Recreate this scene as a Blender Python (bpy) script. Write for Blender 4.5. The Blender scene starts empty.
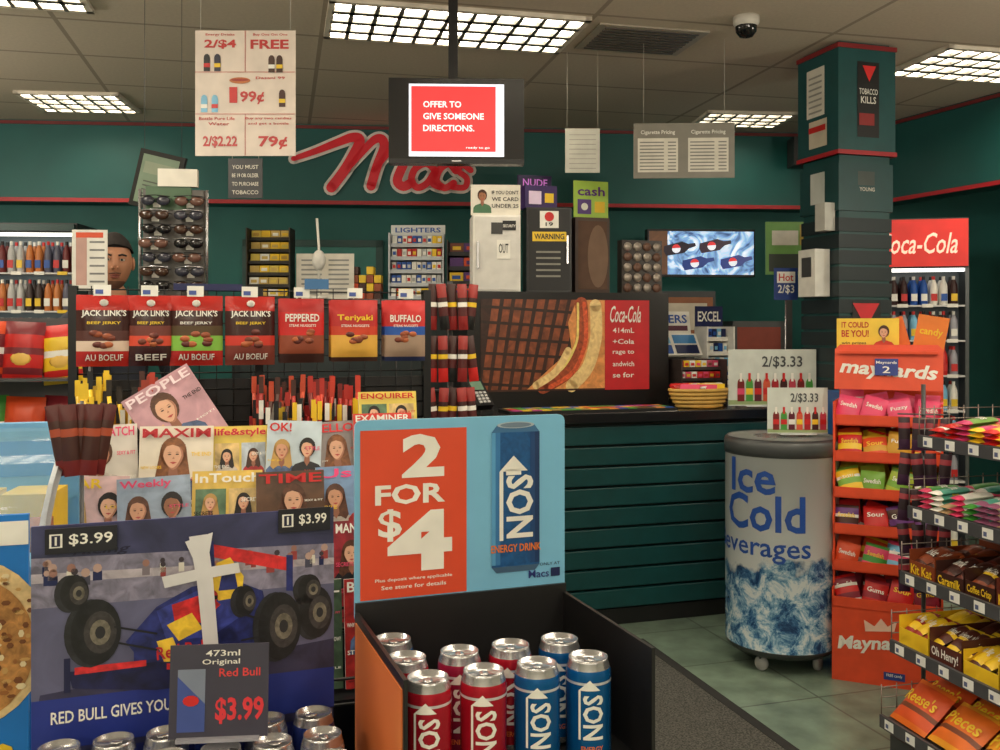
import bpy, bmesh, math, random
from mathutils import Vector, Matrix
random.seed(7)
R17=math.radians(17)
def lin(c):
    c=c/255.0
    return c/12.92 if c<=0.04045 else ((c+0.055)/1.055)**2.4
MC={}
def C(r,g,b,rough=.45,metal=0,emit=0,var=.08,scale=14,alpha=1):
    key=(r,g,b,rough,metal,emit,var,scale,alpha)
    if key in MC: return MC[key]
    m=bpy.data.materials.new("mat_%d_%d_%d"%(r,g,b)); m.use_nodes=True
    nt=m.node_tree; p=nt.nodes['Principled BSDF']
    col=(lin(r),lin(g),lin(b),1)
    p.inputs['Roughness'].default_value=rough; p.inputs['Metallic'].default_value=metal
    p.inputs['Base Color'].default_value=col
    if emit:
        p.inputs['Emission Color'].default_value=col; p.inputs['Emission Strength'].default_value=emit
    if alpha<1: p.inputs['Alpha'].default_value=alpha
    if var:
        tc=nt.nodes.new('ShaderNodeTexCoord'); n=nt.nodes.new('ShaderNodeTexNoise'); n.inputs['Scale'].default_value=scale
        if var>.2: n.inputs['Detail'].default_value=6; n.inputs['Distortion'].default_value=.8
        mr=nt.nodes.new('ShaderNodeMapRange'); mr.inputs['From Min'].default_value=.3; mr.inputs['From Max'].default_value=.7
        mx=nt.nodes.new('ShaderNodeMix'); mx.data_type='RGBA'
        mx.inputs[6].default_value=tuple(c*(1-var) for c in col[:3])+(1,)
        mx.inputs[7].default_value=tuple(min(1,c*(1+var)) for c in col[:3])+(1,)
        nt.links.new(tc.outputs['Object'],n.inputs['Vector']); nt.links.new(n.outputs['Fac'],mr.inputs['Value']); nt.links.new(mr.outputs[0],mx.inputs[0])
        nt.links.new(mx.outputs[2],p.inputs['Base Color'])
    MC[key]=m; return m
def PH(r,g,b,v=.4,s=28): return C(r,g,b,.4,0,0,v,s)
TXT={}
def textmesh(body,bold,shear):
    k=(body,bold,shear)
    if k in TXT: return TXT[k]
    cu=bpy.data.curves.new('t','FONT'); cu.body=body; cu.size=1; cu.offset=bold; cu.shear=shear; cu.resolution_u=2
    ob=bpy.data.objects.new('t',cu)
    me=bpy.data.meshes.new_from_object(ob)
    vs=[(v.co.x,v.co.y) for v in me.vertices]; fs=[tuple(p.vertices) for p in me.polygons]
    bpy.data.objects.remove(ob); bpy.data.meshes.remove(me); bpy.data.curves.remove(cu)
    if not vs: vs=[(0,0),(1,0),(1,1)]; fs=[(0,1,2)]
    x0=min(v[0] for v in vs);x1=max(v[0] for v in vs);y0=min(v[1] for v in vs);y1=max(v[1] for v in vs)
    vs=[((v[0]-x0)/(x1-x0+1e-9),(v[1]-y0)/(y1-y0+1e-9)) for v in vs]
    TXT[k]=(vs,fs); return TXT[k]
class B:
    def __init__(s):
        s.v=[];s.f=[];s.m=[];s.sm=[];s.mats=[];s.T=Matrix.Identity(4);s.st=[]
    def push(s,m): s.st.append(s.T.copy()); s.T=s.T@m; return s
    def pop(s): s.T=s.st.pop()
    def mi(s,mat):
        if mat not in s.mats: s.mats.append(mat)
        return s.mats.index(mat)
    def add(s,vs,fs,mat,smooth=False):
        o=len(s.v)
        for v in vs: s.v.append(s.T@Vector(v))
        if isinstance(mat,list):
            for f,mm in zip(fs,mat): s.f.append([i+o for i in f]); s.m.append(s.mi(mm)); s.sm.append(smooth)
        else:
            k=s.mi(mat)
            for f in fs: s.f.append([i+o for i in f]); s.m.append(k); s.sm.append(smooth)
    def box(s,x0,x1,y0,y1,z0,z1,mat):
        vs=[(x,y,z) for z in(z0,z1) for y in(y0,y1) for x in(x0,x1)]
        s.add(vs,[(0,2,3,1),(4,5,7,6),(0,1,5,4),(2,6,7,3),(0,4,6,2),(1,3,7,5)],mat)
    def rect(s,x0,x1,z0,z1,y,mat): s.add([(x0,y,z0),(x1,y,z0),(x1,y,z1),(x0,y,z1)],[(0,1,2,3)],mat)
    def poly(s,pts,y,mat): s.add([(p[0],y,p[1]) for p in pts],[tuple(range(len(pts)))],mat)
    def disc(s,cx,cz,rx,rz,y,mat,n=18,a0=0,a1=2*math.pi):
        pts=[(cx+rx*math.cos(a0+(a1-a0)*i/n),cz+rz*math.sin(a0+(a1-a0)*i/n)) for i in range(n)]
        s.poly(pts,y,mat)
    def lathe(s,prof,cx,cy,cz,mat,n=28,smooth=True):
        vs=[];fs=[];ms=[]
        for r,z in prof:
            for i in range(n):
                a=2*math.pi*i/n; vs.append((cx+r*math.cos(a),cy+r*math.sin(a),cz+z))
        for j in range(len(prof)-1):
            for i in range(n):
                i2=(i+1)%n; fs.append((j*n+i,j*n+i2,(j+1)*n+i2,(j+1)*n+i)); ms.append(mat[j] if isinstance(mat,list) else mat)
        s.add(vs,fs,ms,smooth)
    def tube(s,pts,r,mat,n=6):
        pts=[Vector(p) for p in pts]; vs=[];fs=[]
        for k,p in enumerate(pts):
            d=(pts[min(k+1,len(pts)-1)]-pts[max(k-1,0)]).normalized()
            u=d.orthogonal().normalized() if k==0 else (u-d*u.dot(d)).normalized()
            w=d.cross(u)
            for i in range(n):
                a=2*math.pi*i/n; vs.append(p+u*math.cos(a)*r+w*math.sin(a)*r)
        for k in range(len(pts)-1):
            for i in range(n):
                i2=(i+1)%n; fs.append((k*n+i,k*n+i2,(k+1)*n+i2,(k+1)*n+i))
        fs.append(tuple(range(n))[::-1]); fs.append(tuple((len(pts)-1)*n+i for i in range(n)))
        s.add(vs,fs,mat,True)
    def ell(s,c,r,mat,nu=14,nv=9):
        vs=[];fs=[]
        for j in range(nv+1):
            t=-math.pi/2+math.pi*j/nv
            for i in range(nu):
                a=2*math.pi*i/nu; vs.append((c[0]+r[0]*math.cos(t)*math.cos(a),c[1]+r[1]*math.cos(t)*math.sin(a),c[2]+r[2]*math.sin(t)))
        for j in range(nv):
            for i in range(nu):
                i2=(i+1)%nu; fs.append((j*nu+i,j*nu+i2,(j+1)*nu+i2,(j+1)*nu+i))
        s.add(vs,fs,mat,True)
    def text(s,body,x0,x1,z0,z1,y,mat,bold=.012,shear=0,rot=0,fn=None,cuts=10):
        vs,fs=textmesh(body,bold,shear)
        if rot==90: P=[(x1-v[1]*(x1-x0),z0+v[0]*(z1-z0)) for v in vs]
        else: P=[(x0+v[0]*(x1-x0),z0+v[1]*(z1-z0)) for v in vs]
        if fn is None:
            if rot not in(0,90):
                cx,cz=(x0+x1)/2,(z0+z1)/2; c,sn=math.cos(math.radians(rot)),math.sin(math.radians(rot))
                P=[(cx+(p[0]-cx)*c-(p[1]-cz)*sn,cz+(p[0]-cx)*sn+(p[1]-cz)*c) for p in P]
            s.add([(p[0],y,p[1]) for p in P],fs,mat); return
        s.wrap(P,fs,x0,x1,mat,fn,cuts)
    def wrap(s,P,fs,x0,x1,mat,fn,cuts):
        bm=bmesh.new(); bv=[bm.verts.new((p[0],p[1],0)) for p in P]
        for f in fs:
            try: bm.faces.new([bv[i] for i in f])
            except Exception: pass
        for i in range(1,cuts):
            x=x0+(x1-x0)*i/cuts
            bmesh.ops.bisect_plane(bm,geom=bm.verts[:]+bm.edges[:]+bm.faces[:],plane_co=(x,0,0),plane_no=(1,0,0))
        bm.verts.index_update()
        s.add([fn(v.co.x,v.co.y) for v in bm.verts],[tuple(v.index for v in f.verts) for f in bm.faces],mat); bm.free()
    def ribbon(s,pts,w,y,mat,sub=6):
        P=[Vector((p[0],p[1])) for p in pts]; S=[]
        for i in range(len(P)-1):
            p0=P[max(i-1,0)];p1=P[i];p2=P[i+1];p3=P[min(i+2,len(P)-1)]
            for k in range(sub):
                t=k/sub; S.append(.5*((2*p1)+(p2-p0)*t+(2*p0-5*p1+4*p2-p3)*t*t+(3*p1-p0-3*p2+p3)*t**3))
        S.append(P[-1]); L=[];Rr=[]
        ws=w if isinstance(w,(list,tuple)) else (w,w)
        for i,p in enumerate(S):
            d=(S[min(i+1,len(S)-1)]-S[max(i-1,0)]); d=d.normalized() if d.length>1e-9 else Vector((1,0))
            n=Vector((-d.y,d.x)); ww=ws[0]+(ws[1]-ws[0])*min(1,i/(len(S)-1)*2); L.append(p+n*ww);Rr.append(p-n*ww)
        vs=[(p.x,y,p.y) for p in L]+[(p.x,y,p.y) for p in Rr]; n=len(S)
        s.add(vs,[(i,i+1,n+i+1,n+i) for i in range(n-1)],mat)
        s.disc(S[0].x,S[0].y,ws[0],ws[0],y,mat,12); s.disc(S[-1].x,S[-1].y,ws[1],ws[1],y,mat,12)
    def build(s,name,loc=(0,0,0),rot=0,parent=None,bevel=0):
        me=bpy.data.meshes.new(name); me.from_pydata([tuple(v) for v in s.v],[],s.f)
        for m in s.mats: me.materials.append(m)
        me.polygons.foreach_set('material_index',s.m); me.polygons.foreach_set('use_smooth',s.sm); me.update()
        ob=bpy.data.objects.new(name,me); bpy.context.collection.objects.link(ob)
        ob.location=loc; ob.rotation_euler=(0,0,rot)
        if parent: ob.parent=parent
        if bevel:
            md=ob.modifiers.new('bev','BEVEL'); md.width=bevel; md.segments=2; md.limit_method='ANGLE'
        return ob
def TR(x=0,y=0,z=0,rz=0,rx=0,ry=0):
    return Matrix.Translation((x,y,z))@Matrix.Rotation(math.radians(rz),4,'Z')@Matrix.Rotation(math.radians(rx),4,'X')@Matrix.Rotation(math.radians(ry),4,'Y')
def pillow(b,w,h,d,bands,nx=6,nz=9,txt=()):
    def yy(x,z):
        u=min(1,abs(2*x/w)); v=min(1,abs(2*z/h)/.88)
        return -d/2*math.sqrt(max(0,(1-u**3)*(1-v**4)))
    for sgn in(1,-1):
        vs=[];fs=[];ms=[]
        for j in range(nz+1):
            for i in range(nx+1):
                x=-w/2+w*i/nx; z=-h/2+h*j/nz; vs.append((x,sgn*yy(x,z),z))
        for j in range(nz):
            fr=(j+.5)/nz; mm=bands[-1][1]
            for t,q in bands:
                if fr<=t: mm=q;break
            for i in range(nx):
                a=j*(nx+1)+i; f=(a,a+1,a+nx+2,a+nx+1); fs.append(f if sgn>0 else f[::-1]); ms.append(mm)
        b.add(vs,fs,ms,True)
    for t in txt:
        b.text(t[0],t[1]*w,t[2]*w,t[3]*h,t[4]*h,0,t[5],bold=t[6] if len(t)>6 else .015,fn=lambda x,z:(x,yy(x,z)-.0022,z),cuts=5)
def face(b,cx,cz,s,y,skin,hair,top,longh=False):
    e=.0004
    b.poly([(cx-s*1.2,cz-s*2.2),(cx+s*1.2,cz-s*2.2),(cx+s*1.15,cz-s*1.5),(cx+s*.9,cz-s*1.2),(cx+s*.3,cz-s*.98),(cx-s*.3,cz-s*.98),(cx-s*.9,cz-s*1.2),(cx-s*1.15,cz-s*1.5)],y-e,top)
    b.disc(cx,cz+s*.12,s*.62,s*.76,y-2*e,hair)
    if longh: b.poly([(cx-s*.85,cz-s*1.2),(cx-s*.62,cz-s*1.45),(cx-s*.3,cz-s*1.2),(cx+s*.3,cz-s*1.2),(cx+s*.62,cz-s*1.4),(cx+s*.8,cz-s*1.1),(cx+s*.66,cz-s*.2),(cx+s*.6,cz+s*.3),(cx-s*.6,cz+s*.3),(cx-s*.7,cz-s*.3)],y-2*e,hair)
    sh=C(150,98,76); 
    b.poly([(cx-s*.18,cz-s*.5),(cx-s*.22,cz-s*.98),(cx,cz-s*1.35),(cx+s*.22,cz-s*.98),(cx+s*.18,cz-s*.5)],y-3*e,sh)
    def oval(dx,dz,q,m,yy_): b.poly([(cx+dx+q*s*.47*math.cos(a)*(1 if math.sin(a)>0 else 1-.32*abs(math.sin(a))),cz+dz-s*.06+q*s*.66*math.sin(a)) for a in [2*math.pi*i/20 for i in range(20)]],yy_,m)
    oval(0,0,1,C(180,122,96),y-4*e); oval(-s*.05,s*.02,.9,skin,y-4.4*e)
    b.poly([(cx-s*.5,cz+s*.15),(cx-s*.34,cz+s*.42),(cx-s*.05,cz+s*.5),(cx+s*.3,cz+s*.38),(cx+s*.5,cz+s*.1),(cx+s*.56,cz+s*.5),(cx,cz+s*.86),(cx-s*.56,cz+s*.5)],y-4.8*e,hair)
    dk=C(64,38,32)
    for q in(-1,1):
        b.disc(cx+q*s*.18,cz+s*.03,s*.085,s*.035,y-5.2*e,dk,8); b.poly([(cx+q*s*.18-s*.11,cz+s*.12),(cx+q*s*.18+s*.11,cz+s*.12),(cx+q*s*.18,cz+s*.15)],y-5.2*e,C(110,70,54))
    b.poly([(cx-s*.17,cz-s*.36),(cx,cz-s*.33),(cx+s*.17,cz-s*.36),(cx,cz-s*.45)],y-5.2*e,C(185,75,72))
    b.poly([(cx-s*.06,cz-s*.19),(cx+s*.06,cz-s*.19),(cx+s*.02,cz-s*.08)],y-5.2*e,C(180,122,96))
W=C(235,233,225); K=C(18,18,20); RED=C(200,32,30); ORG=C(214,74,30); TEAL=C(12,84,80); BLUE=C(25,80,165); NAVY=C(20,30,80)
YEL=C(235,195,40); GRN=C(70,150,60); SIL=C(200,200,205,.25,.9); STEEL=C(90,90,92,.4,.6); BRN=C(70,35,25); PINK=C(220,70,110); PAPER=C(215,210,198); LBL=C(120,185,220)
SK=C(222,172,142); SKD=C(150,100,72); BLND=C(190,150,85); HBR=C(70,42,30); HBK=C(28,20,18)
# ---------------------------------------------------------------- room
def nodes_mat(name):
    m=bpy.data.materials.new(name); m.use_nodes=True; return m,m.node_tree,m.node_tree.nodes['Principled BSDF']
def grid_mat(name,c1,c2,cm,w,h,rot,loc,mortar,rough,nscale,nvar):
    m,nt,p=nodes_mat(name)
    tc=nt.nodes.new('ShaderNodeTexCoord'); mp=nt.nodes.new('ShaderNodeMapping'); br=nt.nodes.new('ShaderNodeTexBrick')
    mp.inputs['Rotation'].default_value=(0,0,rot); mp.inputs['Location'].default_value=loc
    br.offset=0; br.inputs['Scale'].default_value=1; br.inputs['Brick Width'].default_value=w; br.inputs['Row Height'].default_value=h
    br.inputs['Mortar Size'].default_value=mortar; br.inputs['Mortar Smooth'].default_value=.1
    for k,c in(('Color1',c1),('Color2',c2),('Mortar',cm)): br.inputs[k].default_value=(lin(c[0]),lin(c[1]),lin(c[2]),1)
    n=nt.nodes.new('ShaderNodeTexNoise'); n.inputs['Scale'].default_value=nscale; n.inputs['Detail'].default_value=6
    mr=nt.nodes.new('ShaderNodeMapRange'); mr.inputs['From Min'].default_value=.3; mr.inputs['From Max'].default_value=.7; mr.inputs['To Min'].default_value=1-nvar; mr.inputs['To Max'].default_value=1+nvar
    mx=nt.nodes.new('ShaderNodeMix'); mx.data_type='RGBA'; mx.blend_type='MULTIPLY'; mx.inputs[0].default_value=1
    L=nt.links.new
    L(tc.outputs['Object'],mp.inputs['Vector']); L(mp.outputs[0],br.inputs['Vector']); L(tc.outputs['Object'],n.inputs['Vector'])
    L(n.outputs['Fac'],mr.inputs['Value']); L(br.outputs['Color'],mx.inputs[6]); L(mr.outputs[0],mx.inputs[7]); L(mx.outputs[2],p.inputs['Base Color'])
    p.inputs['Roughness'].default_value=rough
    return m
G=math.radians(13); LC=Vector((-.22,4.53))
rc=Vector((LC.x*math.cos(-G)-LC.y*math.sin(-G),LC.x*math.sin(-G)+LC.y*math.cos(-G)))
ceil_m=grid_mat('ceiling_tile',(204,190,172),(198,184,166),(160,146,130),1.22,.61,-G,(.61-rc.x+12.2,.305-rc.y+6.1,0),.012,.9,60,.05)
floor_m=grid_mat('floor_tile',(116,134,118),(108,127,112),(80,90,80),.46,.46,-R17,(9.2,9.2,0),.005,.3,9,.28)
b=B(); b.box(-4.6,4.6,-3,7.7,-.1,0,floor_m); b.build('floor')
b=B(); b.box(-4.6,4.6,-3,7.7,2.9,3.0,ceil_m); b.build('ceiling')
tealw=C(24,98,94,.6,var=.12,scale=3); tealu=C(20,92,90,.5,var=.1,scale=3)
def wall(name,p0,p1,z0,z1,t,mat,extra=None):
    b=B(); p0=Vector(p0);p1=Vector(p1); L=(p1-p0).length; a=math.atan2(p1.y-p0.y,p1.x-p0.x)
    b.box(0,L,0,t,z0,z1,mat)
    if extra: extra(b,L)
    return b.build(name,(p0.x,p0.y,0),a)
pale=C(205,202,190,.7)
wall('wall_back',(-4.6,6.62),(4.6,7.36),0,2.9,.1,tealw)
wall('wall_left',(-4.6,-3),(-4.6,6.7),0,2.9,.1,pale) 
wall('wall_right',(4.6,7.5),(4.6,-3),0,2.9,.1,pale)
wall('wall_front',(4.6,-3),(-4.6,-3),0,2.9,.1,pale)
def sof(b,L):
    b.box(0,L,-.012,0,2.335,2.362,C(175,28,38)); b.box(0,L,-.012,0,2.868,2.89,C(120,34,36))
wall('soffit_back',(-4.6,6.43),(2.62,7.01),2.335,2.9,.17,tealu,sof)
wall('soffit_side',(2.55,7.0),(4.58,1.98),2.335,2.9,.17,C(20,82,80,.5,var=.1,scale=3),sof)
b=B(); b.box(-.45,.45,-.03,0,0,2.05,C(34,118,110)); b.box(-.5,-.45,-.04,0,0,2.1,C(14,66,62)); b.box(.45,.5,-.04,0,0,2.1,C(14,66,62)); b.box(-.5,.5,-.04,0,2.05,2.1,C(14,66,62)); b.tube([(.38,-.06,1.0),(.38,-.03,1.0)],.03,SIL)
b.build('door_1',(-1.35,6.88,0),math.radians(4.6))
lm=C(255,241,215,.5,0,18,0)
def troffer(x,y,w,d,rot=G):
    b=B(); fr=C(225,215,200)
    b.box(-w/2,w/2,-d/2,d/2,-.001,0,fr)
    b.add([(-w/2+.03,-d/2+.03,-.004),(-w/2+.03,d/2-.03,-.004),(w/2-.03,d/2-.03,-.004),(w/2-.03,-d/2+.03,-.004)],[(0,1,2,3)],lm)
    for q in(-1,1):
        b.box(-w/2,w/2,q*(d/2-.015)-.015,q*(d/2-.015)+.015,-.02,0,fr); b.box(q*(w/2-.015)-.015,q*(w/2-.015)+.015,-d/2,d/2,-.02,0,fr)
    n=int(w/.1); gm=C(120,118,112,.3,.3)
    for i in range(1,n): b.box(-w/2+w*i/n-.010,-w/2+w*i/n+.010,-d/2+.02,d/2-.02,-.024,-.005,gm)
    for k in(-1,0,1): b.box(-w/2+.02,w/2-.02,k*d/4-.02,k*d/4+.02,-.024,-.005,gm)
    b.build('ceiling_light',(x,y,2.9),rot)
troffer(LC.x,LC.y,1.2,.55)
troffer(2.80,5.22,1.2,.55); troffer(-2.36,3.90,1.2,.55); troffer(-2.66,6.02,.62,.5,math.radians(5)); troffer(1.66,6.50,.62,.42,math.radians(5))
for x,y in((-1.9,1.9),(1.3,1.7),(.2,2.6),(-.4,.0),(2.9,2.5),(-3.2,.6),(1.6,-1.4),(-1.6,-1.6)): troffer(x,y,1.2,.55)
def fill_lamp(x,y,z,e):  # added fill light: point source under an invented cord and cap
    b=B(); b.tube([(0,0,.12),(0,0,2.9-z)],.006,K); b.lathe([(0,.14),(.05,.13),(.06,.10)],0,0,0,K,16); o=b.build('added_fill_lamp',(x,y,z))
    l=bpy.data.lights.new('fill_point','POINT'); l.energy=e; l.color=(1,.91,.76); l.shadow_soft_size=.10; lo=bpy.data.objects.new('fill_point',l); bpy.context.collection.objects.link(lo); lo.parent=o
for x,y,z,e in((-1.9,-1.2,2.3,50),(1.9,-1.2,2.3,50),(0,-2.2,2.2,42),(-1.6,2.1,2.40,34),(1.7,2.2,2.42,36),(-3.75,4.2,2.35,54),(3.4,3.2,2.2,38)): fill_lamp(x,y,z,e)  # all out of view, added to brighten ceiling and room
b=B(); vm=C(170,160,146,.5,.1); b.box(-.28,.28,-.2,.2,-.008,0,vm)
for i in range(9): b.box(-.24,.24,-.17+i*.04,-.152+i*.04,-.014,-.006,C(80,74,68))
b.build('ceiling_vent',(.70,4.74,2.9),G)
b=B(); b.lathe([(.0,0),(.06,0),(.06,-.03),(.05,-.045)],0,0,0,C(205,200,190)); b.lathe([(.05,-.045),(.047,-.07),(.03,-.092),(0,-.1)],0,0,0,C(15,15,18,.1)); b.build('security_dome_camera',(1.14,4.4,2.9))
# wall script logo
b=B(); sc=.0071
ST=[([(296,158),(318,150),(340,141),(354,136),(361,139),(355,153),(345,170),(333,186)],(2.4,5.0)),([(350,166),(362,152),(374,139),(382,137),(385,145),(378,164),(372,184)],(2.6,4.6)),([(375,168),(388,152),(400,138),(408,136),(411,144),(404,162),(398,178),(404,184),(412,180)],(2.6,4.6)),
    ([(436,168),(427,161),(416,166),(412,177),(418,185),(428,180),(436,168),(433,180),(440,184)],(3.4,3.4)),([(456,168),(449,161),(440,167),(437,178),(445,185),(454,180)],(3.4,3.4)),([(471,167),(463,162),(459,168),(467,175),(465,184),(453,184)],(3,3))]
for ex,y,mt in((2.8,-.012,C(236,232,226)),(0,-.02,C(216,22,40,.4,0,.12))):
    for s_,w_ in ST: b.ribbon([((p[0]-382)*sc,(160-p[1])*sc) for p in s_],((w_[0]+ex)*sc,(w_[1]+ex)*sc),y,mt)
b.build('wall_logo_sign',(-.84,6.72,2.635),math.radians(4.6))
# ---------------------------------------------------------------- column
b=B(); s=.3
b.box(0,s,0,s,0,2.9,C(14,66,66)); 
b.box(-.02,s+.02,-.02,s+.02,2.33,2.88,C(16,72,74)); b.box(-.026,s+.026,-.026,s+.026,2.33,2.352,C(165,28,36)); b.box(-.026,s+.026,-.026,s+.026,2.862,2.885,C(130,30,34))
b.box(-.012,s+.012,-.012,s+.012,2.05,2.29,C(16,64,66))
for i in range(24): b.box(-.008,s+.008,-.008,s+.008,.06+i*.082,.06+i*.082+.068,C(20,36,40,.5))
b.rect(.09,.22,2.42,2.8,-.022,K); b.poly([(.12,2.78),(.20,2.78),(.16,2.70)],-.024,C(215,40,40)); b.text('TOBACCO',.10,.21,2.635,2.665,-.024,W); b.text('KILLS',.11,.20,2.59,2.625,-.024,W)
b.rect(.1,.19,2.48,2.54,-.024,C(140,35,35))
b.rect(.07,.24,1.40,1.6,-.0095,C(20,22,22)); b.poly([(.07,1.585),(.23,1.585),(.15,1.46)],-.012,C(205,35,45)); b.text('YOUNG',.11,.2,2.15,2.17,-.0135,PAPER); b.rect(.1,.2,2.18,2.25,-.0135,C(60,70,66))
b.push(Matrix.Rotation(math.radians(-90),4,'Z'))
def lf(x0,x1,z0,z1,y,m): b.rect(x0,x1,z0,z1,y,m)
lf(-.24,-.09,2.55,2.80,-.022,PAPER); lf(-.22,-.07,2.39,2.53,-.022,C(200,190,170)); lf(-.22,-.08,2.47,2.50,-.024,RED)
for i in range(7): lf(-.22,-.11,2.57+i*.03,2.58+i*.03,-.024,C(150,148,140))
lf(-.22,-.1,2.1,2.26,-.0135,C(190,195,190))
b.pop()
b.box(-.10,-.012,.06,.2,1.62,1.86,C(215,215,208)); b.box(-.102,-.10,.09,.17,1.72,1.82,C(60,62,64)); b.box(-.07,-.01,.02,.1,1.95,2.09,C(185,185,178))
b.build('store_column',(1.70,4.76,0),R17)
# ---------------------------------------------------------------- counter
ct=C(24,25,28,.2); sl=C(18,66,68,.35,var=.1)
b=B(); b.box(-1.6,1.15,.04,.78,0,1.0,C(8,26,26)); b.box(-1.6,1.15,.02,.04,0,.08,K)
for i in range(9): b.box(-1.6,1.15,.0,.04,.09+i*.1,.09+i*.1+.088,sl)
b.box(-1.64,1.18,-.04,.8,1.0,1.05,ct)
b.build('checkout_counter',(.43,4.61,0),R17,bevel=.004)
def cpos(lx,ly): return (.43+lx*math.cos(R17)-ly*math.sin(R17),4.61+lx*math.sin(R17)+ly*math.cos(R17))
b=B(); b.box(-.5,.38,0,.2,0,.012,K)
for i in range(17):
    for j in range(3): b.box(-.48+i*.05,-.48+i*.05+.045,.01+j*.062,.065+j*.062,.012,.015,random.choice([YEL,GRN,RED,BLUE,C(230,150,60),C(180,60,140),C(150,130,70),C(90,70,40)]))
x,y=cpos(.1,.0); b.build('scratch_ticket_tray',(x,y,1.05),R17)
# poster case
b=B(); b.box(-.57,.57,0,.3,0,.6,C(20,19,20,.3)); 
b.rect(-.5,.45,.08,.56,-.003,PH(56,28,18,.5,12))
for i in range(8):
    b.poly([(-.5+i*.055,.08),(-.465+i*.055,.08),(-.395+i*.062,.56),(-.435+i*.062,.56)],-.0042,PH(128,66,38,.55,16))
for i in range(6): b.poly([(-.5,.115+i*.08),(-.5,.13+i*.08),(.0,.10+i*.08),(.0,.085+i*.08)],-.005,PH(48,26,17,.5,20))
br1=PH(222,148,84,.3,24); br2=PH(244,204,140,.25,30); ham=PH(158,70,38,.5,40)
b.poly([(-.26,.08),(.19,.08),(.19,.56),(.03,.56),(-.02,.44),(.0,.30),(-.12,.2)],-.006,br1)
b.ribbon([(-.16,.10),(-.02,.18),(.05,.32),(.06,.44),(.055,.54)],.035,-.0065,ham); b.ribbon([(-.12,.10),(.01,.18),(.075,.32),(.08,.44),(.07,.54)],.012,-.007,PH(214,90,50,.4,40)); b.ribbon([(-.18,.12),(-.05,.2),(.025,.33),(.035,.44),(.035,.54)],.007,-.0071,PH(240,214,120,.2,40))
b.ribbon([(.0,.105),(.09,.2),(.135,.34),(.14,.44),(.135,.53)],.034,-.0073,br2); b.ribbon([(-.2,.11),(-.09,.18),(-.02,.29)],.02,-.0072,br2); b.rect(-.5,.45,.08,.09,-.0075,C(60,30,18))
b.rect(.19,.45,.08,.56,-.0078,C(196,28,36)); b.text('Coca-Cola',.22,.40,.44,.53,-.009,W,.01,shear=.4)
for i,t in enumerate(['414mL','+Cola','rage to','andwich','se for']): b.text(t,.235,.36,.385-i*.06,.412-i*.06,-.009,W)
x,y=cpos(.0,.42); CX,CY=x+.07,y+.02; b.build('sandwich_poster_case',(CX,CY,1.05),R17,bevel=.004)
def top(lx,ly): return (CX+lx*math.cos(R17)-ly*math.sin(R17),CY+lx*math.sin(R17)+ly*math.cos(R17),1.65)
b=B(); b.box(-.125,.125,0,.22,0,.40,C(228,226,220)); b.box(-.115,.115,-.006,0,.01,.39,C(215,213,208)); b.rect(-.03,.03,.30,.36,-.008,C(60,60,60)); b.rect(-.0,.07,.17,.27,-.008,W); b.text('OUT',.01,.06,.2,.25,-.009,K); b.box(-.105,-.095,-.02,-.006,.12,.26,SIL); b.box(.03,.1,-.008,-.006,.32,.37,K); b.text('SECURITY',.032,.098,.335,.35,-.009,W)
b.build('countertop_safe_box',top(-.40,.04),math.radians(6))
b=B(); b.box(-.13,.13,0,.01,0,.16,PAPER); face(b,-.07,.1,.04,-.001,SKD,HBR,C(70,110,80)); 
for i in range(3): b.text(['IF YOU DON\'T','WE CARD','UNDER 25'][i],-.02,.12,.11-i*.035,.13-i*.035,-.002,K)
q=top(-.40,.06); b.build('id_notice_card',(q[0],q[1],2.05),math.radians(3))
b=B(); b.box(-.12,.12,0,.22,0,.45,C(28,28,30,.3)); b.box(-.112,.112,-.006,0,.01,.44,C(16,16,18)); b.rect(-.09,.09,.27,.32,-.009,YEL); b.text('WARNING',-.08,.08,.28,.31,-.0105,K,.02)
b.rect(-.05,.05,.34,.43,-.009,W); b.disc(0,.4,.025,.025,-.0105,RED); b.text('19',-.02,.02,.35,.37,-.0105,K)
for i in range(5): b.rect(-.07,.06,.08+i*.032,.09+i*.032,-.009,C(130,128,120))
b.box(.09,.1,-.03,-.006,.15,.3,SIL)
b.build('locked_display_cabinet',top(-.11,.04),math.radians(4))
b=B(); b.box(-.09,.09,0,.12,0,.12,C(50,25,90)); b.box(-.095,.095,.1,.12,.12,.19,C(30,20,60)); b.text('NUDE',-.07,.07,.13,.17,.098,C(200,120,220)); b.rect(-.07,.0,.02,.09,-.002,C(220,200,230)); b.rect(.02,.07,.03,.08,-.002,YEL)
q=top(-.14,.08); b.build('lighter_display_box',(q[0],q[1],2.10),R17)
b=B(); b.box(-.1,.1,0,.06,0,.41,C(70,50,42,.3)); b.rect(-.085,.085,.02,.39,-.003,C(95,70,58,.15)); b.disc(.03,.2,.06,.17,-.005,C(125,100,84,.12),24)
b.build('countertop_mirror',top(.155,.08),R17)
b=B(); b.box(-.1,.1,0,.01,0,.2,C(170,205,80)); b.text('cash',-.08,.08,.12,.17,-.002,C(90,40,120),.02); b.rect(-.08,-.0,.02,.1,-.002,C(90,60,130)); b.rect(.02,.08,.03,.09,-.002,YEL); b.disc(-.04,.06,.02,.02,-.004,W)
q=top(.155,.1); b.build('prize_sign_card',(q[0],q[1],2.06),R17)
b=B(); b.box(-.12,.12,0,.06,0,.29,C(45,36,32,.3))
for i in range(4):
    for j in range(5):
        b.push(Matrix.Translation((-.087+i*.058,0,.03+j*.056))@Matrix.Rotation(math.pi/2,4,'X')); b.lathe([(0,.012),(.022,.012),(.024,.004),(.024,0)],0,0,0,C(170,160,150,.3,.4) if (i+j)%3 else C(110,80,66),14); b.pop()
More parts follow.
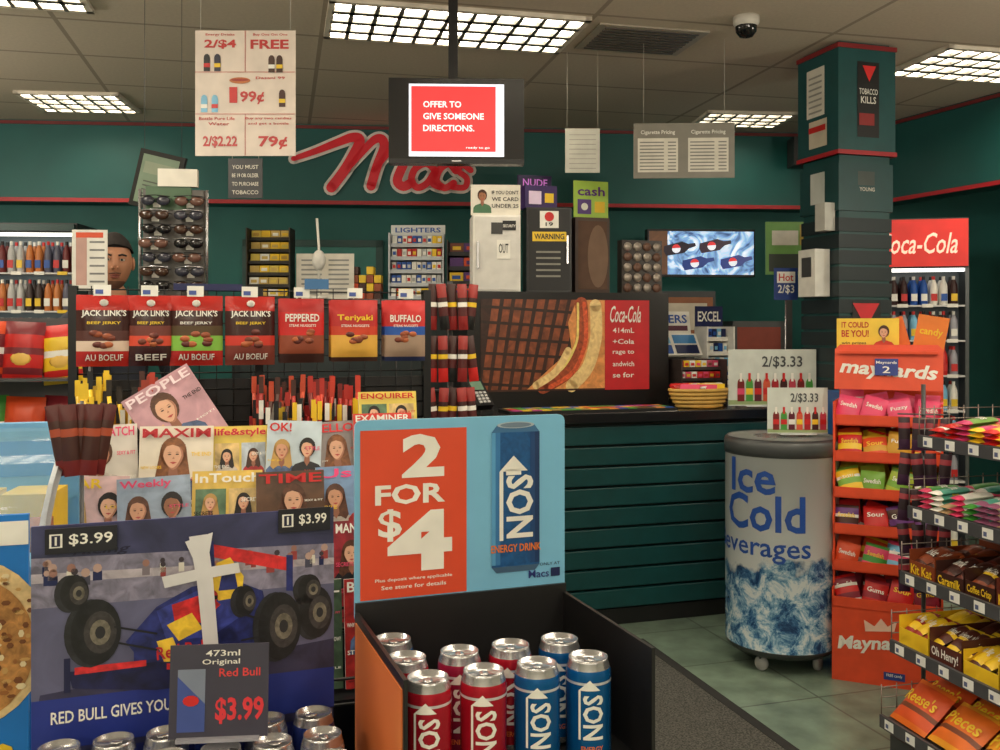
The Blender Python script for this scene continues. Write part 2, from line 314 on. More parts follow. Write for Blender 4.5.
b.build('tobacco_tin_rack',top(.43,.04),R17)
b=B(); b.box(-.04,.04,0,.12,0,.02,K); b.push(TR(0,.02,.03,rx=-40)); b.box(-.05,.05,-.02,.02,0,.16,C(28,28,30)); b.rect(-.035,.035,.09,.14,-.022,C(110,140,120)); 
for i in range(3):
    for j in range(4): b.box(-.032+i*.024,-.016+i*.024,-.026,-.02,.012+j*.018,.024+j*.018,C(190,190,190))
b.pop(); b.tube([(0,.1,.02),(.05,.2,.01),(.12,.25,.005)],.004,K); x,y=cpos(-.50,.05); b.build('card_payment_terminal',(x,y,1.05),R17+.4)
def packs_rack(name,w,h,d,rows,cols,palette,loc,rot,frame,header=None):
    b=B(); b.box(-w/2,-w/2+.008,0,d,0,h,frame); b.box(w/2-.008,w/2,0,d,0,h,frame); b.box(-w/2,w/2,d-.008,d,0,h,frame); b.box(-w/2,w/2,0,d,0,.008,frame)
    for r in range(rows):
        z=h*r/rows; y0=d*.55*r/rows
        b.box(-w/2,w/2,y0,d-.008,z,z+.006,frame); b.box(-w/2,w/2,y0-.002,y0+.004,z,z+h/rows*.28,frame)
        for c in range(cols):
            cw=(w-.03)/cols; m=random.choice(palette); m2=random.choice(palette); xx=-w/2+.015+c*cw
            b.box(xx+.002,xx+cw-.002,y0+.008,y0+.06,z+.006,z+h/rows*.85,m); b.rect(xx+cw*.2,xx+cw*.8,z+h/rows*.4,z+h/rows*.65,y0+.006,m2)
    if header:
        b.box(-w/2,w/2,d-.012,d-.004,h,h+header[0],header[1]); b.text(header[2],-w*.42,w*.42,h+header[0]*.25,h+header[0]*.75,d-.014,header[3],.02)
    return b.build(name,loc,rot)
bw=[W,LBL,BLUE,C(170,200,225),NAVY,W]
x,y=cpos(.82,.34); packs_rack('gum_display_rack',.28,.24,.15,4,7,[PINK,C(200,90,120),YEL,W,C(120,60,50),RED],(x,y,1.05),R17,C(60,50,48))
b=B(); b.box(-.12,.12,.0,.12,0,.01,W); b.box(-.11,.11,.08,.10,.0,.25,C(60,60,64)); 
b.push(TR(0,.0,.25,rx=-35)); b.box(-.17,.17,-.01,.01,0,.15,W)
for i in range(2): 
    for j in range(2): b.rect(-.155+i*.165,-.01+i*.165,.01+j*.07,.07+j*.07,-.012,[BLUE,LBL,NAVY,C(60,130,190)][i*2+j])
b.text('TRIDENT',-.14,.0,.1,.13,-.014,W); b.pop(); b.push(TR(0,.10,.38,rx=-10)); b.box(-.15,.15,-.005,.005,-.02,.13,W); b.text('LAYERS',-.13,.13,.06,.11,-.007,BLUE,.02); b.rect(-.13,.13,.015,.045,-.007,C(90,40,60)); b.pop()
x,y=cpos(.80,.64); b.build('gum_display_stand',(x,y,1.05),R17)
x,y=cpos(1.06,.58); packs_rack('lighter_counter_rack',.18,.42,.15,5,5,bw,(x,y,1.05),R17,W,(.12,NAVY,'EXCEL',W))
b=B(); wk=C(200,160,80)
for j in range(5):
    rr=[.10,.112,.12,.127,.132][j]; b.tube([(rr*1.25*math.cos(a*math.pi/8),rr*.7*math.sin(a*math.pi/8),.012+j*.02) for a in range(17)],.010,wk,5)
b.lathe([(0,.004),(.1,.004)],0,0,0,wk,16)
for i in range(22): b.push(TR(random.uniform(-.09,.09),random.uniform(-.05,.05),.10,rz=random.uniform(-60,60),rx=random.uniform(-40,-90))); b.box(-.05,.05,-.008,.008,-.015,.025,random.choice([W,YEL,PINK,C(230,220,200),RED])); b.pop()
x,y=cpos(.66,.11); b.build('wicker_snack_basket',(x,y,1.05),R17)
def bottlesign(name,w,h,loc,rot,n):
    b=B(); b.box(-w/2,w/2,0,.006,0,h,C(205,212,205)); b.box(-w/2,w/2,-.001,0,h*.02,h*.1,C(150,170,120))
    b.box(-w*.3,w*.3,-.02,.05,-.004,.002,C(210,215,215,.2)); b.text('2/$3.33',-w*.12,w*.34,h*.66,h*.88,-.0025,C(70,75,78),.015)
    for i in range(n):
        cx=-w*.36+w*.78*i/(n-1); bc=[C(120,20,20),GRN,C(90,20,40),C(210,90,60),C(170,30,40),C(60,20,20),C(190,60,80)][i%7]; bh=h*.5;bwid=w*.36/n
        b.rect(cx-bwid,cx+bwid,h*.08,h*.08+bh*.62,-.003,bc); b.disc(cx,h*.08+bh*.62,bwid,bh*.2,-.0032,bc,12); b.rect(cx-bwid*.35,cx+bwid*.35,h*.08+bh*.7,h*.08+bh,-.0036,RED if i%2 else W); b.rect(cx-bwid,cx+bwid,h*.1+bh*.2,h*.1+bh*.42,-.004,random.choice([W,RED,YEL,PINK]))
    return b.build(name,loc,rot)
bottlesign('bottle_promo_sign',.46,.29,(1.405,4.90,1.06),math.radians(3),9)
bottlesign('bottle_promo_sign',.26,.20,(1.30,4.15,.998),math.radians(-2),7)
b=B(); b.box(-.065,.065,0,.004,0,.17,C(30,60,130)); b.rect(-.05,.05,.09,.15,-.002,W); b.text('2/$3',-.045,.045,.03,.08,-.002,W); b.text('Hot',-.04,.04,.1,.14,-.003,RED); b.tube([(0,.004,0),(0,.01,-.55)],.004,SIL); b.box(-.04,.04,-.02,.04,-.56,-.55,SIL)
b.build('price_tag_stand',(1.52,5.05,1.61),math.radians(5))
# ---------------------------------------------------------------- back area
b=B(); b.box(-1.5,.0,0,.5,0,1.6,C(20,30,32)); b.box(-1.53,.03,-.03,.5,1.6,1.63,ct)
for i in range(3): b.box(-1.45,-.05,-.02,0,.1+i*.5,.5+i*.5,C(28,40,42))
b.build('back_bar_cabinet',(-.05,5.62,0),math.radians(6))
def onb(px): return (px,5.70+(px+.05)*.105,1.63)
packs_rack('cigarette_pack_tower',.26,.42,.14,6,4,[YEL,C(215,190,80),C(190,150,60),W,C(200,170,90)],onb(-1.36),0,C(40,36,30))
b=B(); b.box(-.17,.17,0,.006,0,.27,PAPER); 
for i in range(8): b.rect(-.14,-.02,.03+i*.028,.04+i*.028,-.002,C(140,140,136)); b.rect(.02,.14,.03+i*.028,.04+i*.028,-.002,C(140,140,136))
b.build('notice_sheet',onb(-1.03),0)
b=B(); b.tube([(0,0,0),(0,0,.3),(-.01,-.01,.46)],.008,W); b.ell((0,-.0,.22),(.04,.03,.06),C(220,218,212)); b.lathe([(0,0),(.05,0),(.05,.01),(0,.012)],0,0,0,W,16)
q=onb(-1.04); b.build('paper_roll_stand',(q[0],q[1]-.14,1.63))
packs_rack('lighter_rack',.33,.40,.16,5,10,[W,BLUE,RED,W,YEL,C(180,180,180)],onb(-.50),0,C(190,195,200),(.06,C(210,215,215),'LIGHTERS',BLUE))
packs_rack('snack_box_stack',.2,.36,.2,4,2,[C(90,50,120),YEL,ORG,BLUE,C(120,60,40)],onb(-.22),0,C(40,40,44))
b=B()
for i in range(4):
    for j in range(4-i%2): b.box(-.1+i*.045,-.06+i*.045,0,.1,j*.05,j*.05+.045,random.choice([C(150,70,30),YEL,BRN,ORG]))
b.build('candy_box_pile',onb(-.78),0)
b=B(); b.box(-.38,.38,0,.08,0,.33,K); 
m,nt,p=nodes_mat('backlit_bottles'); tc=nt.nodes.new('ShaderNodeTexCoord'); wv=nt.nodes.new('ShaderNodeTexNoise'); wv.inputs['Scale'].default_value=7; wv.inputs['Distortion'].default_value=2.5; cr=nt.nodes.new('ShaderNodeValToRGB')
cr.color_ramp.elements[0].position=.3; cr.color_ramp.elements[0].color=(.03,.07,.2,1); cr.color_ramp.elements[1].position=.68; cr.color_ramp.elements[1].color=(.85,.9,.95,1); e=cr.color_ramp.elements.new(.5); e.color=(.22,.42,.7,1)
nt.links.new(tc.outputs['Object'],wv.inputs['Vector']); nt.links.new(wv.outputs['Fac'],cr.inputs[0]); nt.links.new(cr.outputs[0],p.inputs['Base Color']); nt.links.new(cr.outputs[0],p.inputs['Emission Color']); p.inputs['Emission Strength'].default_value=.9
b.rect(-.37,.37,.015,.315,-.002,m); b.rect(-.37,-.24,.015,.315,-.003,C(100,66,44,.4,0,.5,.3,12))
for i,(cx,cz,cc) in enumerate([(-.15,.2,(34,24,40)),(-.02,.1,(36,60,130)),(.1,.22,(50,30,50)),(.25,.11,(26,50,130))]): 
    mm=C(*cc,.3,0,.5,.3,20); b.push(TR(cx,0,cz,ry=-12)); b.poly([(-.11,-.035),(.02,-.04),(.06,-.016),(.11,-.012),(.11,.012),(.06,.016),(.02,.04),(-.11,.035),(-.12,0)],-.004,mm); b.disc(-.03,0,.03,.03,-.005,C(225,230,240,.4,0,.8)); b.disc(-.03,0,.03,.03,-.0055,C(205,50,55,.4,0,.8),12,0,math.pi); b.pop()
b.build('backlit_drink_sign',(1.40,6.60,1.82),math.radians(4))
b=B(); b.box(-.75,.75,0,.5,0,1.05,C(16,50,50)); b.box(-.78,.78,-.03,.5,1.05,1.09,ct); b.build('back_counter',(1.65,6.3,0),math.radians(4))
b=B(); b.box(-.2,.2,0,.35,0,.62,C(60,62,66)); b.box(-.18,.18,-.01,0,.32,.58,C(150,90,50)); b.rect(-.14,.14,.36,.54,-.013,C(210,200,180)); b.box(-.17,.17,-.1,.0,0,.03,C(120,120,122,.3,.7)); 
for q in(-.09,.09): b.tube([(q,-.03,.3),(q,-.03,.22)],.014,SIL)
b.build('coffee_machine',(1.25,6.38,1.09),math.radians(4))
b=B(); b.box(-.18,.18,0,.3,0,.42,C(80,82,84)); b.rect(-.15,.15,.2,.38,-.002,C(150,60,40)); b.box(-.16,.16,-.08,0,0,.03,STEEL)
for i in range(4): b.lathe([(0,0),(.03,0),(.038,.1),(.038,.105)],-.12+i*.08,-.04,.03,W,12)
b.build('hot_drink_dispenser',(1.75,6.42,1.09),math.radians(4))
b=B(); b.box(-.16,.16,0,.02,0,.36,C(110,160,80)); b.rect(-.12,.06,.2,.3,-.003,PAPER); b.rect(-.14,.14,.02,.14,-.003,C(50,60,52)); b.rect(.07,.14,.2,.34,-.003,C(180,150,60)); b.box(-.02,.02,0,.03,-.72,0,STEEL)
b.build('menu_notice_board',(1.98,6.5,1.83),math.radians(0))
b=B(); b.box(-.12,.12,0,.16,0,.2,C(25,25,27)); b.tube([(0,.08,.2),(0,.08,.26)],.02,K); b.lathe([(0,0),(.05,0),(.07,-.02)],0,-.01,.1,C(50,50,52)); b.build('wall_speaker',(2.2,6.72,2.62),0)
# ---------------------------------------------------------------- hanging things
def strings(b,xs,z0,z1,y=.003):
    for x in xs: b.tube([(x,y,z0),(x,y,z1)],.0012,C(190,185,175),4)
b=B(); sgnr=C(190,50,48); b.box(-.19,.19,0,.005,0,.475,C(222,208,196)); yb=-.002
T=lambda t,a,c,d,e,bo=.012: b.text(t,a,c,d,e,yb,sgnr,bo)
T('Energy Drinks',-.15,-.04,.452,.464); T('Buy One Get One',.03,.16,.452,.464); T('2/$4',-.155,-.035,.405,.44,.03); T('FREE',.02,.165,.405,.44,.03)
T('Dasani 99',.04,.15,.29,.3); T('99¢',-.02,.072,.195,.245,.03); T('Bottle Pure Life',-.175,-.04,.135,.147); T('Buy any two candies',.0,.175,.135,.147); T('and get a bottle',.01,.165,.115,.127); T('Water',-.14,-.06,.115,.127)
T('2/$2.22',-.16,-.03,.03,.075,.03); T('79¢',.05,.16,.025,.075,.03)
b.disc(-.02,.285,.04,.012,-.003,C(190,110,50)); b.disc(-.02,.287,.034,.005,-.004,C(160,50,30)); b.rect(-.06,-.03,.2,.26,-.003,RED)
for x,z,c in((-.145,.335,K),(-.105,.335,C(40,40,60)),(.10,.33,HBR),(.13,.33,HBR),(-.155,.18,LBL),(-.115,.18,LBL),(.14,.2,BRN)): b.rect(x-.012,x+.012,z-.015,z+.035,-.003,c); b.disc(x,z+.035,.012,.016,-.0035,c,10); b.rect(x-.012,x+.012,z,z+.015,-.004,random.choice([RED,YEL,W]))
for z in(.158,.317): b.rect(-.19,.19,z-.001,z+.001,-.0028,sgnr)
b.rect(-.001,.001,.317,.475,-.0028,sgnr); b.rect(-.001,.001,.0,.158,-.0028,sgnr)
strings(b,(-.17,.17),.475,.79)
b.box(-.065,.065,0,.004,-.16,-.01,C(30,30,32)); strings(b,(-.05,.05),-.01,0); 
for i,t in enumerate(['YOU MUST','BE 19 OR OLDER','TO PURCHASE','TOBACCO']): b.text(t,-.05,.05,-.05-i*.032,-.035-i*.032,-.002,PAPER)
b.build('hanging_promo_sign',(-.965,3.6,2.11),0)
b=B(); b.box(-.285,.285,0,.06,0,.36,C(16,16,18,.25)); b.rect(-.2,.2,.03,.335,-.002,C(235,238,250,.5,0,.95)); b.rect(-.19,.165,.05,.325,-.004,C(228,58,60,.5,0,.75))
wt=C(250,240,240,.5,0,.9)
b.text('OFFER TO',-.14,.02,.235,.262,-.006,wt,.02); b.text('GIVE SOMEONE',-.14,.115,.185,.212,-.006,wt,.02); b.text('DIRECTIONS.',-.14,.075,.135,.162,-.006,wt,.02); b.text('ready to go',.04,.14,.06,.072,-.006,wt)
b.box(-.035,.005,.02,.06,.36,.76,K); b.box(-.07,.04,.0,.08,.74,.75,K); b.box(-.285,.285,-.005,0,0,.02,C(30,30,32)); b.rect(-.02,.02,.008,.014,-.006,SIL)
b.build('hanging_tv_monitor',(-.183,4.0,2.15),math.radians(2),bevel=.004)
b=B(); b.box(-.25,.25,0,.01,0,.275,C(128,124,114)); 
for x in(-.13,.12):
    b.rect(x-.1,x+.1,.03,.2,-.002,PAPER); b.text('Cigarette Pricing',x-.085,x+.085,.215,.24,-.002,W)
    for i in range(9): b.rect(x-.09,x+.03,.04+i*.017,.046+i*.017,-.003,C(120,120,116)); b.rect(x+.05,x+.09,.04+i*.017,.046+i*.017,-.003,C(120,120,116))
strings(b,(-.2,.2),.275,.69); b.build('cigarette_price_board',(.92,4.75,2.21),math.radians(-3))
b=B(); b.box(-.09,.09,0,.003,0,.23,C(185,185,175)); 
for i in range(8): b.rect(-.07,.07,.02+i*.025,.024+i*.025,-.001,C(150,150,144))
strings(b,(-.08,.08),.23,.63); b.build('hanging_notice_sheet',(.43,4.95,2.27),0)
b=B(); b.push(TR(ry=14)); b.box(-.105,.105,0,.02,0,.25,C(30,30,30)); b.rect(-.085,.085,.02,.23,-.002,C(130,150,130)); b.rect(-.07,.07,.15,.2,-.003,C(150,160,140)); 
for i in range(5): b.rect(-.06,.06,.04+i*.018,.046+i*.018,-.003,C(90,96,88))
b.pop(); b.tube([(-.03,.01,.25),(-.03,.01,.94)],.0012,STEEL,4); b.tube([(.14,.01,.21),(.14,.01,.94)],.0012,STEEL,4)
b.build('hanging_framed_licence',(-1.51,4.1,1.97),math.radians(-8))
# ---------------------------------------------------------------- sunglass spinner
b=B(); b.lathe([(0,0),(.2,0),(.2,.02),(.03,.04),(.015,.05),(.015,1.56)],0,0,0,K,20); b.box(-.1,.1,-.02,.02,1.56,1.93,C(84,80,76)); b.box(-.05,.08,-.03,.0,1.94,2.0,PAPER); b.box(-.09,.06,-.025,-.02,1.86,1.94,C(60,90,60))
for sx_ in(-1,1): b.tube([(sx_*.11,-.02,1.56),(sx_*.11,-.02,1.93)],.006,SIL)
gl=[C(20,18,20,.1),C(60,40,30,.1),C(50,50,60,.1),C(100,70,60,.1)]
for r in range(7):
    z=1.60+r*.048
    for q in(0,1):
        yb=-.05; cx=-.055+q*.11+random.uniform(-.006,.006); g=gl[(r+q)%4]
        for e in(-1,1): b.ell((cx+e*.025,yb,z),(.024,.008,.017),g,10,6); b.tube([(cx+e*.047,yb,z+.006),(cx+e*.05,yb+.05,z+.012)],.002,K,4)
        b.tube([(cx-.01,yb-.004,z+.004),(cx+.01,yb-.004,z+.004)],.003,K,4); b.tube([(cx-.048,yb-.006,z+.014),(cx,yb-.008,z+.018),(cx+.048,yb-.006,z+.014)],.0022,SIL if r%2 else K,4)
        b.box(cx-.012,cx+.012,yb+.02,yb+.024,z-.02,z-.004,W)
b.build('sunglasses_spinner_rack',(-1.12,3.27,0),math.radians(8))
# ---------------------------------------------------------------- coolers / chips
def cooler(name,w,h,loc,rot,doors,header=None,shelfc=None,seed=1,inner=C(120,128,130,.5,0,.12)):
    rnd=random.Random(seed); b=B(); d=.55; fr=C(40,42,44); b.box(-w/2,w/2,.16,d,0,h,fr); ht=header[0] if header else .05
    b.box(-w/2,w/2,0,.16,0,.1,fr); b.box(-w/2,w/2,0,.16,h-ht,h,fr)
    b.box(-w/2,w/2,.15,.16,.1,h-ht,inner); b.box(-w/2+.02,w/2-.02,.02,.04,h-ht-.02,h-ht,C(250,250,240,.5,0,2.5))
    dw=w/doors
    for k in range(doors+1): b.box(max(-w/2,-w/2+k*dw-.02),min(w/2,-w/2+k*dw+.02),-.005,.16,.1,h-ht,C(90,94,96,.3,.5))
    n=8; st=(h-ht-.14)/n; pit=.056
    for r in range(n):
        z=.12+st*r; b.box(-w/2+.02,w/2-.02,.0,.15,z,z+.010,C(205,205,205)); hh=st*.82; cnt=int((w-.06)/pit)
        for i in range(cnt):
            if i%2==0: c=rnd.choice(shelfc)
            for row in(1,0):
                x=-w/2+.055+i*pit; rr=.0245
                b.lathe([(rr*.9,0),(rr,.01),(rr,hh*.55),(rr*.9,hh*.7),(rr*.4,hh*.88),(rr*.4,hh)],x,.035+row*.07,z+.010,[c,c,c,c,rnd.choice([W,RED,K])],8)
            b.box(x-.017,x+.017,.009,.014,z+hh*.2,z+hh*.45,rnd.choice([W,RED,YEL,BLUE]))
        for i in range(int(w/.14)): b.box(-w/2+.04+i*.14,-w/2+.1+i*.14,-.004,.0,z-.005,z+.016,YEL if rnd.random()<.2 else W)
    if header:
        b.box(-w/2+.01,w/2-.01,-.03,.0,h-ht+.01,h-.01,header[1])
        if header[2]: b.text(header[2],-w*.38,w*.38,h-ht*.72,h-ht*.30,-.033,header[3],.01,shear=.3)
    return b.build(name,loc,rot)
cooler('glass_door_drink_cooler',1.7,2.12,(-3.5,5.9,0),math.radians(4),3,(.06,C(20,60,58),'',W),[C(60,45,45),C(110,34,34),C(90,120,80),C(90,90,110),C(190,190,190),C(200,120,60)],2,inner=C(110,120,122,.5,0,.25))
cooler('branded_drink_cooler',.58,2.12,(2.50,5.70,0),math.radians(-12),1,(.30,C(196,40,34,.5,0,.5,.2,6),'Coca-Cola',C(240,200,180,.5,0,.6)),[C(50,20,20),W,LBL,BLUE,C(160,160,170),RED],3,inner=C(90,96,98,.5,0,.1))
cooler('glass_door_drink_cooler',.7,2.1,(3.25,5.2,0),math.radians(-60),1,(.12,C(20,60,58),'',W),[C(50,20,20),LBL,W,ORG,GRN],4,inner=C(70,76,78))
b=B(); b.box(-.4,.4,.3,.33,0,1.5,STEEL); b.box(-.4,.4,0,.33,0,.06,STEEL)
for r in range(4): b.box(-.4,.4,.02,.32,.35+r*.3,.36+r*.3,STEEL)
cols=[RED,YEL,BLUE,GRN,ORG,C(120,30,40)]
for r in range(5):
    for i in range(6):
        z=.2+r*.29+random.uniform(-.01,.01); c=cols[(i+r*2)%6]; c2=cols[(i+r+3)%6]
        b.push(TR(-.34+i*.136,.15+.02*(i%2),z,rx=-6,ry=random.uniform(-6,6))); pillow(b,.15,.24,.08,[(.12,c),(.25,c2),(.4,c),(.6,W if i%2 else c2),(.8,c),(1,c2)],txt=[(random.choice(["Lays","chips","Ruffles"]),-.3,.3,.05,.15,c)]); b.ell((0,-.036,-.03),(.04,.006,.03),C(225,180,80),10,6); b.pop()
b.build('potato_chip_rack',(-2.08,3.62,0),math.radians(10))
b=B(); b.box(-.065,.065,0,.004,1.6,1.83,C(225,222,214)); b.tube([(0,.01,0),(0,.01,1.6)],.008,STEEL); b.lathe([(0,0),(.08,0),(.08,.015),(0,.02)],0,.01,0,STEEL,16)
b.rect(-.05,-.01,1.62,1.80,-.001,C(190,150,140)); 
for i in range(6): b.rect(.0,.055,1.63+i*.03,1.637+i*.03,-.001,C(120,120,120))
b.rect(-.05,.05,1.8,1.82,-.001,ORG); b.build('notice_sign_stand',(-1.555,3.60,0),math.radians(5))
# ---------------------------------------------------------------- jerky / magazine rack
OX,OY=-.70,2.62
def rk(lx,ly,z=0): return (OX+lx*math.cos(R17)-ly*math.sin(R17),OY+lx*math.sin(R17)+ly*math.cos(R17),z)
b=B(); wm=C(25,25,27,.35,.3)
b.box(-.48,.58,.33,.345,0,1.30,C(26,24,26))
for x in(-.48,.05,.58): b.box(x-.012,x+.012,.31,.35,0,1.58,wm)
for i in range(12): b.tube([(-.48,.32,1.02+i*.05),(.58,.32,1.02+i*.05)],.003,wm,4)
for i in range(22): b.tube([(-.48+i*.0505,.32,.9),(-.48+i*.0505,.32,1.58)],.002,wm,4)
b.box(-.48,.58,-.15,.34,0,.08,wm); b.box(-.28,.44,-.40,-.15,0,.08,wm)
for t,z,xl in((.08,1.06,-.48),(-.05,.93,-.48),(-.18,.82,-.48),(-.30,.70,-.28),(-.40,.56,-.28)):
    b.box(xl,.44,t-.035,t+.07,z,z+.008,wm); b.tube([(xl,t-.04,z+.06),(.44,t-.04,z+.06)],.004,wm,5); b.tube([(xl,t-.04,z),(.44,t-.04,z)],.004,wm,5)
    b.box(xl-.004,xl+.004,t-.04,.34,z,z+.02,wm); b.box(.437,.445,t-.04,.34,z,z+.02,wm)
b.box(.437,.445,-.40,.34,.0,.60,wm)
jx=[-.378,-.255,-.1325,.017,.165,.3206,.475]
for x in jx:
    b.tube([(x,.32,1.545),(x,.13,1.55)],.003,SIL,5); b.box(x-.025,x+.02,.125,.128,1.545,1.575,W); b.rect(x-.02,x+.0,1.55,1.562,.124,C(70,90,160))
b.box(-.2,-.0,.30,.31,1.57,1.59,NAVY); b.box(.17,.24,.12,.125,1.57,1.60,C(60,110,160)); b.build('magazine_and_snack_rack',(OX,OY,0),R17)
dk=C(60,28,26,.25); rdb=C(178,42,36,.25)
jb=[(.145,.2,[(.2,rdb),(.38,C(214,190,170)),(.52,C(80,40,34)),(.78,dk),(1,rdb)],'AU BOEUF'),(.12,.2,[(.25,dk),(.4,C(210,70,45)),(.6,C(110,50,40)),(.8,dk),(1,rdb)],'BEEF'),(.145,.2,[(.18,rdb),(.42,C(130,185,70)),(.55,C(80,60,30)),(.8,dk),(1,rdb)],'AU BOEUF'),
    (.14,.2,[(.3,C(120,50,38)),(.42,C(200,50,35)),(.8,dk),(1,rdb)],'AU BOEUF'),(.13,.19,[(.12,C(60,30,24)),(.42,C(140,66,40)),(.5,RED),(.8,RED),(1,C(175,34,34))],'PEPPERED'),(.14,.185,[(.1,C(60,30,20)),(.45,C(222,170,70)),(.6,C(200,60,30)),(1,C(188,38,36))],'Teriyaki'),(.125,.185,[(.1,C(30,40,80)),(.4,C(160,135,115)),(.58,BLUE),(1,C(200,40,40))],'BUFFALO')]
for i,(w,h,bd,t) in enumerate(jb):
    for k in(1,0):
        b=B(); wt=C(232,228,220)
        if i<4: tx=[("JACK LINK'S",-.4,.4,.18,.29,wt,.02),(t,-.34,.34,-.42,-.33,wt,.012),('BEEF JERKY',-.3,.3,.08,.13,YEL if i!=2 else wt)]
        else: tx=[(t,-.38,.38,.14,.26,wt if i!=5 else YEL,.02),('STEAK NUGGETS',-.3,.3,.06,.1,wt)]
        pillow(b,w,h,.035,bd,8,14,tx if k==0 else ())
        if k==0:
            for s_ in range(7): b.ell((random.uniform(-w*.22,w*.22),-.0165,-.018+random.uniform(-.024,.018)),(w*.10,.004,h*.045),random.choice([C(110,50,32),C(140,70,40),C(90,36,28),C(170,90,50)]),10,6)
            if i<4: b.ell((0,-.0155,.078),(.012,.003,.01),wt,8,5)
        p=rk(jx[i],.155+k*.05,1.448); b.build('jerky_bag',p,R17+random.uniform(-.08,.08))
def sticks(name,lx,ly,z,w,col,c2,n,boxh,title):
    b=B(); b.box(-w/2,w/2,0,.005,0,boxh,col); b.box(-w/2,-w/2+.005,0,.09,0,boxh*1.15,col); b.box(w/2-.005,w/2,0,.09,0,boxh*1.15,col); b.box(-w/2,w/2,.085,.09,0,boxh*1.4,col); b.box(-w/2,w/2,0,.09,0,.005,col)
    b.text(title,-w*.42,w*.42,boxh*.3,boxh*.75,-.002,W,.02)
    for i in range(n):
        x=random.uniform(-w/2+.012,w/2-.012); y=random.uniform(.015,.075); t=random.uniform(-.025,.025); hh=random.uniform(.19,.25)
        b.tube([(x,y,.006),(x+t,y,hh*.8)],.006,random.choice(c2),6); b.box(x+t-.007,x+t+.007,y-.001,y+.001,hh*.8,hh,random.choice(c2)); b.box(x+t*.6-.0065,x+t*.6+.0065,y-.0075,y-.006,hh*.5,hh*.72,random.choice([K,W,YEL]))
    b.build(name,rk(lx,ly,z),R17)
sticks('meat_stick_box',-.375,.06,1.09,.15,C(225,180,50),[YEL,YEL,C(40,30,20),C(210,170,40),K],26,.1,'STICKS')
sticks('meat_stick_box',-.22,.06,1.09,.11,C(150,40,30),[C(165,60,40),C(190,60,40),BRN],18,.09,'BEEF')
sticks('meat_stick_box',.09,.09,1.07,.15,C(150,30,30),[C(165,40,32),BRN,C(190,70,40)],26,.09,'HOT')
sticks('meat_stick_box',.25,.09,1.07,.15,C(180,36,32),[C(180,45,35),C(120,30,25),C(200,60,40)],26,.11,'HALF')
def magazine(lx,ly,zt,w,h,bg,title,tc,kind,tilt=-12,roll=0,seed=0,name='magazine',tw=.46):
    rnd=random.Random(seed); b=B(); b.push(TR(0,0,0,rx=tilt,ry=roll))
    b.box(-w/2,w/2,0,.006,0,h,C(225,222,214)); b.rect(-w/2,w/2,0,h,-.0005,bg)
    sks=[SK,C(228,184,154),C(208,154,122)]
    tops=[PH(30,28,34,.5,40),PH(170,40,44,.4,40),PH(190,180,170,.3,40),PH(80,100,140,.4,40),PH(215,205,200,.2,40)]
    if kind=='one': face(b,rnd.uniform(-.015,.015),h*.70,w*.29,-.0008,rnd.choice(sks),rnd.choice([BLND,PH(90,54,36,.4,60),HBK,PH(130,80,46,.4,60)]),rnd.choice(tops),rnd.random()<.8)
    elif kind=='two':
        face(b,-w*.22,h*.68,w*.24,-.0008,rnd.choice(sks),rnd.choice([BLND,PH(90,54,36,.4,60)]),rnd.choice(tops),True); face(b,w*.24,h*.70,w*.24,-.0030,SKD if rnd.random()<.3 else SK,HBK,rnd.choice(tops))
    elif kind=='pics':
        for i in range(2):
            b.rect(-w*.45+i*w*.47,-w*.02+i*w*.47,h*.40,h*.82,-.001,rnd.choice([PH(180,190,200),PH(120,60,50),PH(210,180,120),PH(90,120,90)])); face(b,-w*.24+i*w*.47,h*.68,w*.16,-.0014,SK,rnd.choice([BLND,HBR,HBK]),rnd.choice(tops),True)
    b.text(title,-w*.46,w*(2*tw-.46),h*.88,h*.975,-.0058,tc,.02)
    for i in range(6):
        q=rnd.choice([YEL,W,PINK,tc,K]); x0=-w*.47 if i%2==0 else w*.20; hh=rnd.choice([.02,.03,.04])
        b.text(rnd.choice(['LOVE','STYLE','SEXY & FIT','NEW LOOKS','THE END','SECRETS','HOT!','WHY NOW?','BABY JOY']),x0,x0+w*.27,h*(.06+.125*i),h*(.06+hh+.125*i),-.0058,q,.015)
    b.pop(); b.build(name,rk(lx,ly,zt-h*math.cos(math.radians(tilt))),R17)
cr=PH(215,205,190,.12,10)
T2=[(PH(214,206,196,.15,12),'STYLE WATCH',PINK,'one',.46),(PH(226,216,200,.12,12),'MAXIM',C(180,30,40),'one',.46),(PH(228,200,90,.2,12),'life&style',C(200,30,60),'pics',.46),(PH(190,205,215,.2,14),'OK!',RED,'two',.2),(PH(150,140,140,.25,14),'HELLO!',C(220,40,50),'one',.40)]
for i,(bg,t,tc_,k,tw_) in enumerate(T2): magazine([-.36,-.185,-.015,.12,.262][i],[-.025,-.04,-.025,-.04,-.025][i],1.195-.006*(i%3),[.17,.19,.15,.15,.16][i],.26,bg,t,tc_,k,seed=i+3,tw=tw_,roll=[-2,1,0,3,-2][i])
T3=[(PH(215,180,180,.25,14),'STAR',YEL,'two',.3),(PH(150,165,185,.3,14),'Weekly',PINK,'two',.35),(PH(225,190,90,.25,14),'InTouch',W,'pics',.46),(PH(96,66,46,.5,10),'TIME',RED,'one',.46),(PH(120,150,190,.3,14),'Us',C(235,70,130),'two',.25)]
for i,(bg,t,tc_,k,tw_) in enumerate(T3): magazine([-.39,-.225,-.055,.11,.272][i],[-.15,-.165,-.15,-.165,-.15][i],1.078-.006*(i%2),.178,.26,bg,t,tc_,k,seed=i+23,tw=tw_,roll=[2,-2,1,0,-1][i])
